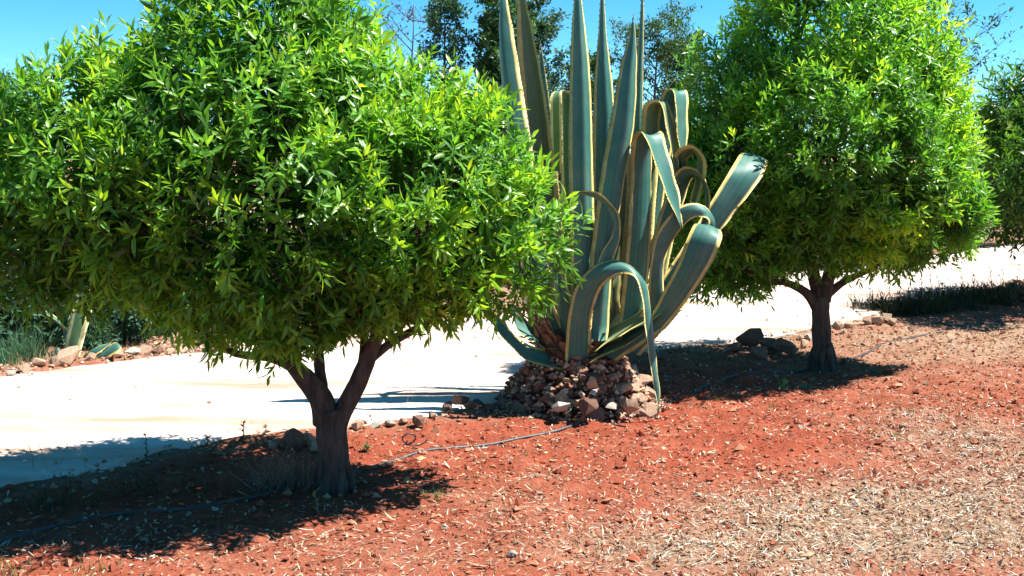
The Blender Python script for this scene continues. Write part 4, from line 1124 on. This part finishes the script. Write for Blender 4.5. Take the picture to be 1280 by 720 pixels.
far_tree('distant tree behind the right crown', 990, 17.0, 90, 70, 36, 3000, OLIVE2, 14)
far_tree('distant tree beyond the road at the right edge', 1260, 19.5, 140, 60, 36, 3000, OLIVE, 15)

def shrub(label, px, Yd, top_py, half_w_px, leaves, cols, seed, leafL=.07, leafW=.02, group=None, name='shrub'):
    rs = np.random.default_rng(seed)
    x = (px - 640) / F * Yd
    base = Vector((x, Yd, gz(x, Yd)))
    H = P(px, top_py, Yd)[2]; W = half_w_px / F * Yd
    root = empty(name, base); tag(root, label, 'shrub', group)
    bl = [(x + rs.uniform(-.5, .5) * W, Yd + rs.uniform(-.4, .4) * W, H * rs.uniform(.12, .72), min(W, H) * rs.uniform(.35, .5)) for _ in range(11)]
    sb = MB()
    for b_ in bl:
        m_ = Vector(b_[:3])
        sb.tube([base + Vector((0, 0, -.03)), base.lerp(m_, .5) + Vector((0, 0, .05)), m_], [.02, .014, .006], 6)
    obj('stems', sb.mesh('stems', M_FARBARK), root)
    P0, Nn_, sd = sample_crown(bl, leaves // 6, rs, .12, 3, .3)
    (PP, DD, NN, LL, WW, CC), _, _ = shoot_leaves(P0, Nn_, sd, rs, 6, leafL, leafW, np.array((0, 0, 1.)), leafL)
    ok = PP[:, 2] > base.z + .01
    CC = np.array(cols)[rs.integers(0, len(cols), len(PP))] * rs.uniform(.8, 1.2, (len(PP), 1))
    V, Q, cc = strips(PP[ok], DD[ok], NN[ok], LL[ok], WW[ok], np.full(ok.sum(), .1), CC[ok], (0, .45, 1), (.2, 1, .1), .12)
    obj('foliage', mesh_np('foliage', V, Q, M_FARLEAF, cc, True), root)
    return root
HED = 'shrubs growing along the far side of the road'
# a thick row of shrubs behind the far verge
k = 0
fs_, fl_ = resample(far_edge, 0)
nrm = np.array((-rd[1], rd[0]))
for u in np.linspace(fs_[1] + 3.0, fs_[-3] + 9, 24):
    q = at_len(far_edge, fs_, np.array([u]))[0] + nrm * (0.95 + (k % 3) * .35)
    px = 640 + F * q[0] / q[1]
    Hm = 1.15 + .35 * math.sin(k * 2.1) + .2 * (k % 2)
    py = 360 - F * ((np.array((q[0], q[1], Hm)) - EYE) @ UP) / ((np.array((q[0], q[1], Hm)) - EYE) @ FWD)
    shrub('dark green shrub in the row along the far side of the road', px, q[1], py, .85 / q[1] * F, 4200, OLIVE if k % 2 else OLIVE2, 100 + k, .08, .026, HED)
    k += 1
# plants at the left, beyond the road: a standing agave leaf, its low blue neighbours, a needle leaved bush
gL = G(92, 452)
small = empty('agave', (gL[0], gL[1], gz(gL[0], gL[1])))
tag(small, 'small agave beyond the road at left with one broad green striped upright leaf', 'agave')
YL = gL[1]
agave_leaf([(76, 452, 98, 456, .05, .05), (82, 425, 104, 428, .05, .06), (88, 398, 112, 400, .05, .06), (94, 370, 118, 372, .08, .08), (104, 340, 112, 340, .1, .1)], .25, M_AGAVEG, parent=small, Yb=YL, spines=False, label='broad upright leaf striped green and cream')
agave_leaf([(84, 450, 94, 456, .15, .1), (78, 410, 88, 416, .2, .12), (66, 392, 74, 404, .15, .02), (56, 388, 58, 392, .1, .05)], .2, parent=small, Yb=YL, spines=False)
agave_leaf([(80, 450, 88, 455, .1, .05), (72, 435, 76, 442, .1, .05), (66, 442, 68, 445, .08, .05)], .2, parent=small, Yb=YL, spines=False)
agave_leaf([(100, 448, 108, 453, .15, .1), (112, 438, 116, 446, .1, .03), (126, 432, 128, 438, .08, .02), (138, 428, 139, 430, .05, .05)], .2, parent=small, Yb=YL, spines=False)
agave_leaf([(104, 448, 112, 452, .1, .1), (122, 444, 126, 450, .05, .0), (142, 428, 148, 440, .05, -.03), (150, 432, 152, 434, .03, .0)], .2, parent=small, Yb=YL, spines=False)
tuft(36, 452, 260, .26, .09, [(0.06, 0.16, 0.09), (0.09, 0.2, 0.11), (0.05, 0.12, 0.07)], 'needle leaved green bush beyond the road at the left edge', name='shrub', cat='shrub', width=.007, lean=.55)
tuft(4, 458, 160, .2, .08, [(0.06, 0.16, 0.09), (0.09, 0.2, 0.11)], 'green bush cut by the left edge beyond the road', name='shrub', cat='shrub', width=.007, lean=.55)
for px, py in ((60, 455), (24, 462), (130, 447), (150, 444), (172, 441)):
    tuft(px, py, 40, .14, .05, DRYC, 'dry grass on the far verge at left', 'dry grass on the far verge', width=.004, lean=.5)
for px, dy, top, hw, lab in ((-10, .55, 352, 60, 'dark shrub beyond the road cut by the left edge'), (62, .75, 345, 70, 'dark shrub behind the standing leaf of the small agave'), (140, .7, 352, 62, 'dark shrub right of the small agave beyond the road'),
                             (215, .8, 352, 62, 'dark shrub beyond the road under the left crown'), (100, .45, 404, 34, 'low dark plant close behind the small agave')):
    q = G(px, 456 - px * .12)
    shrub(lab, px, q[1] + dy, top, hw, 5200, OLIVE, 300 + px, .08, .026)
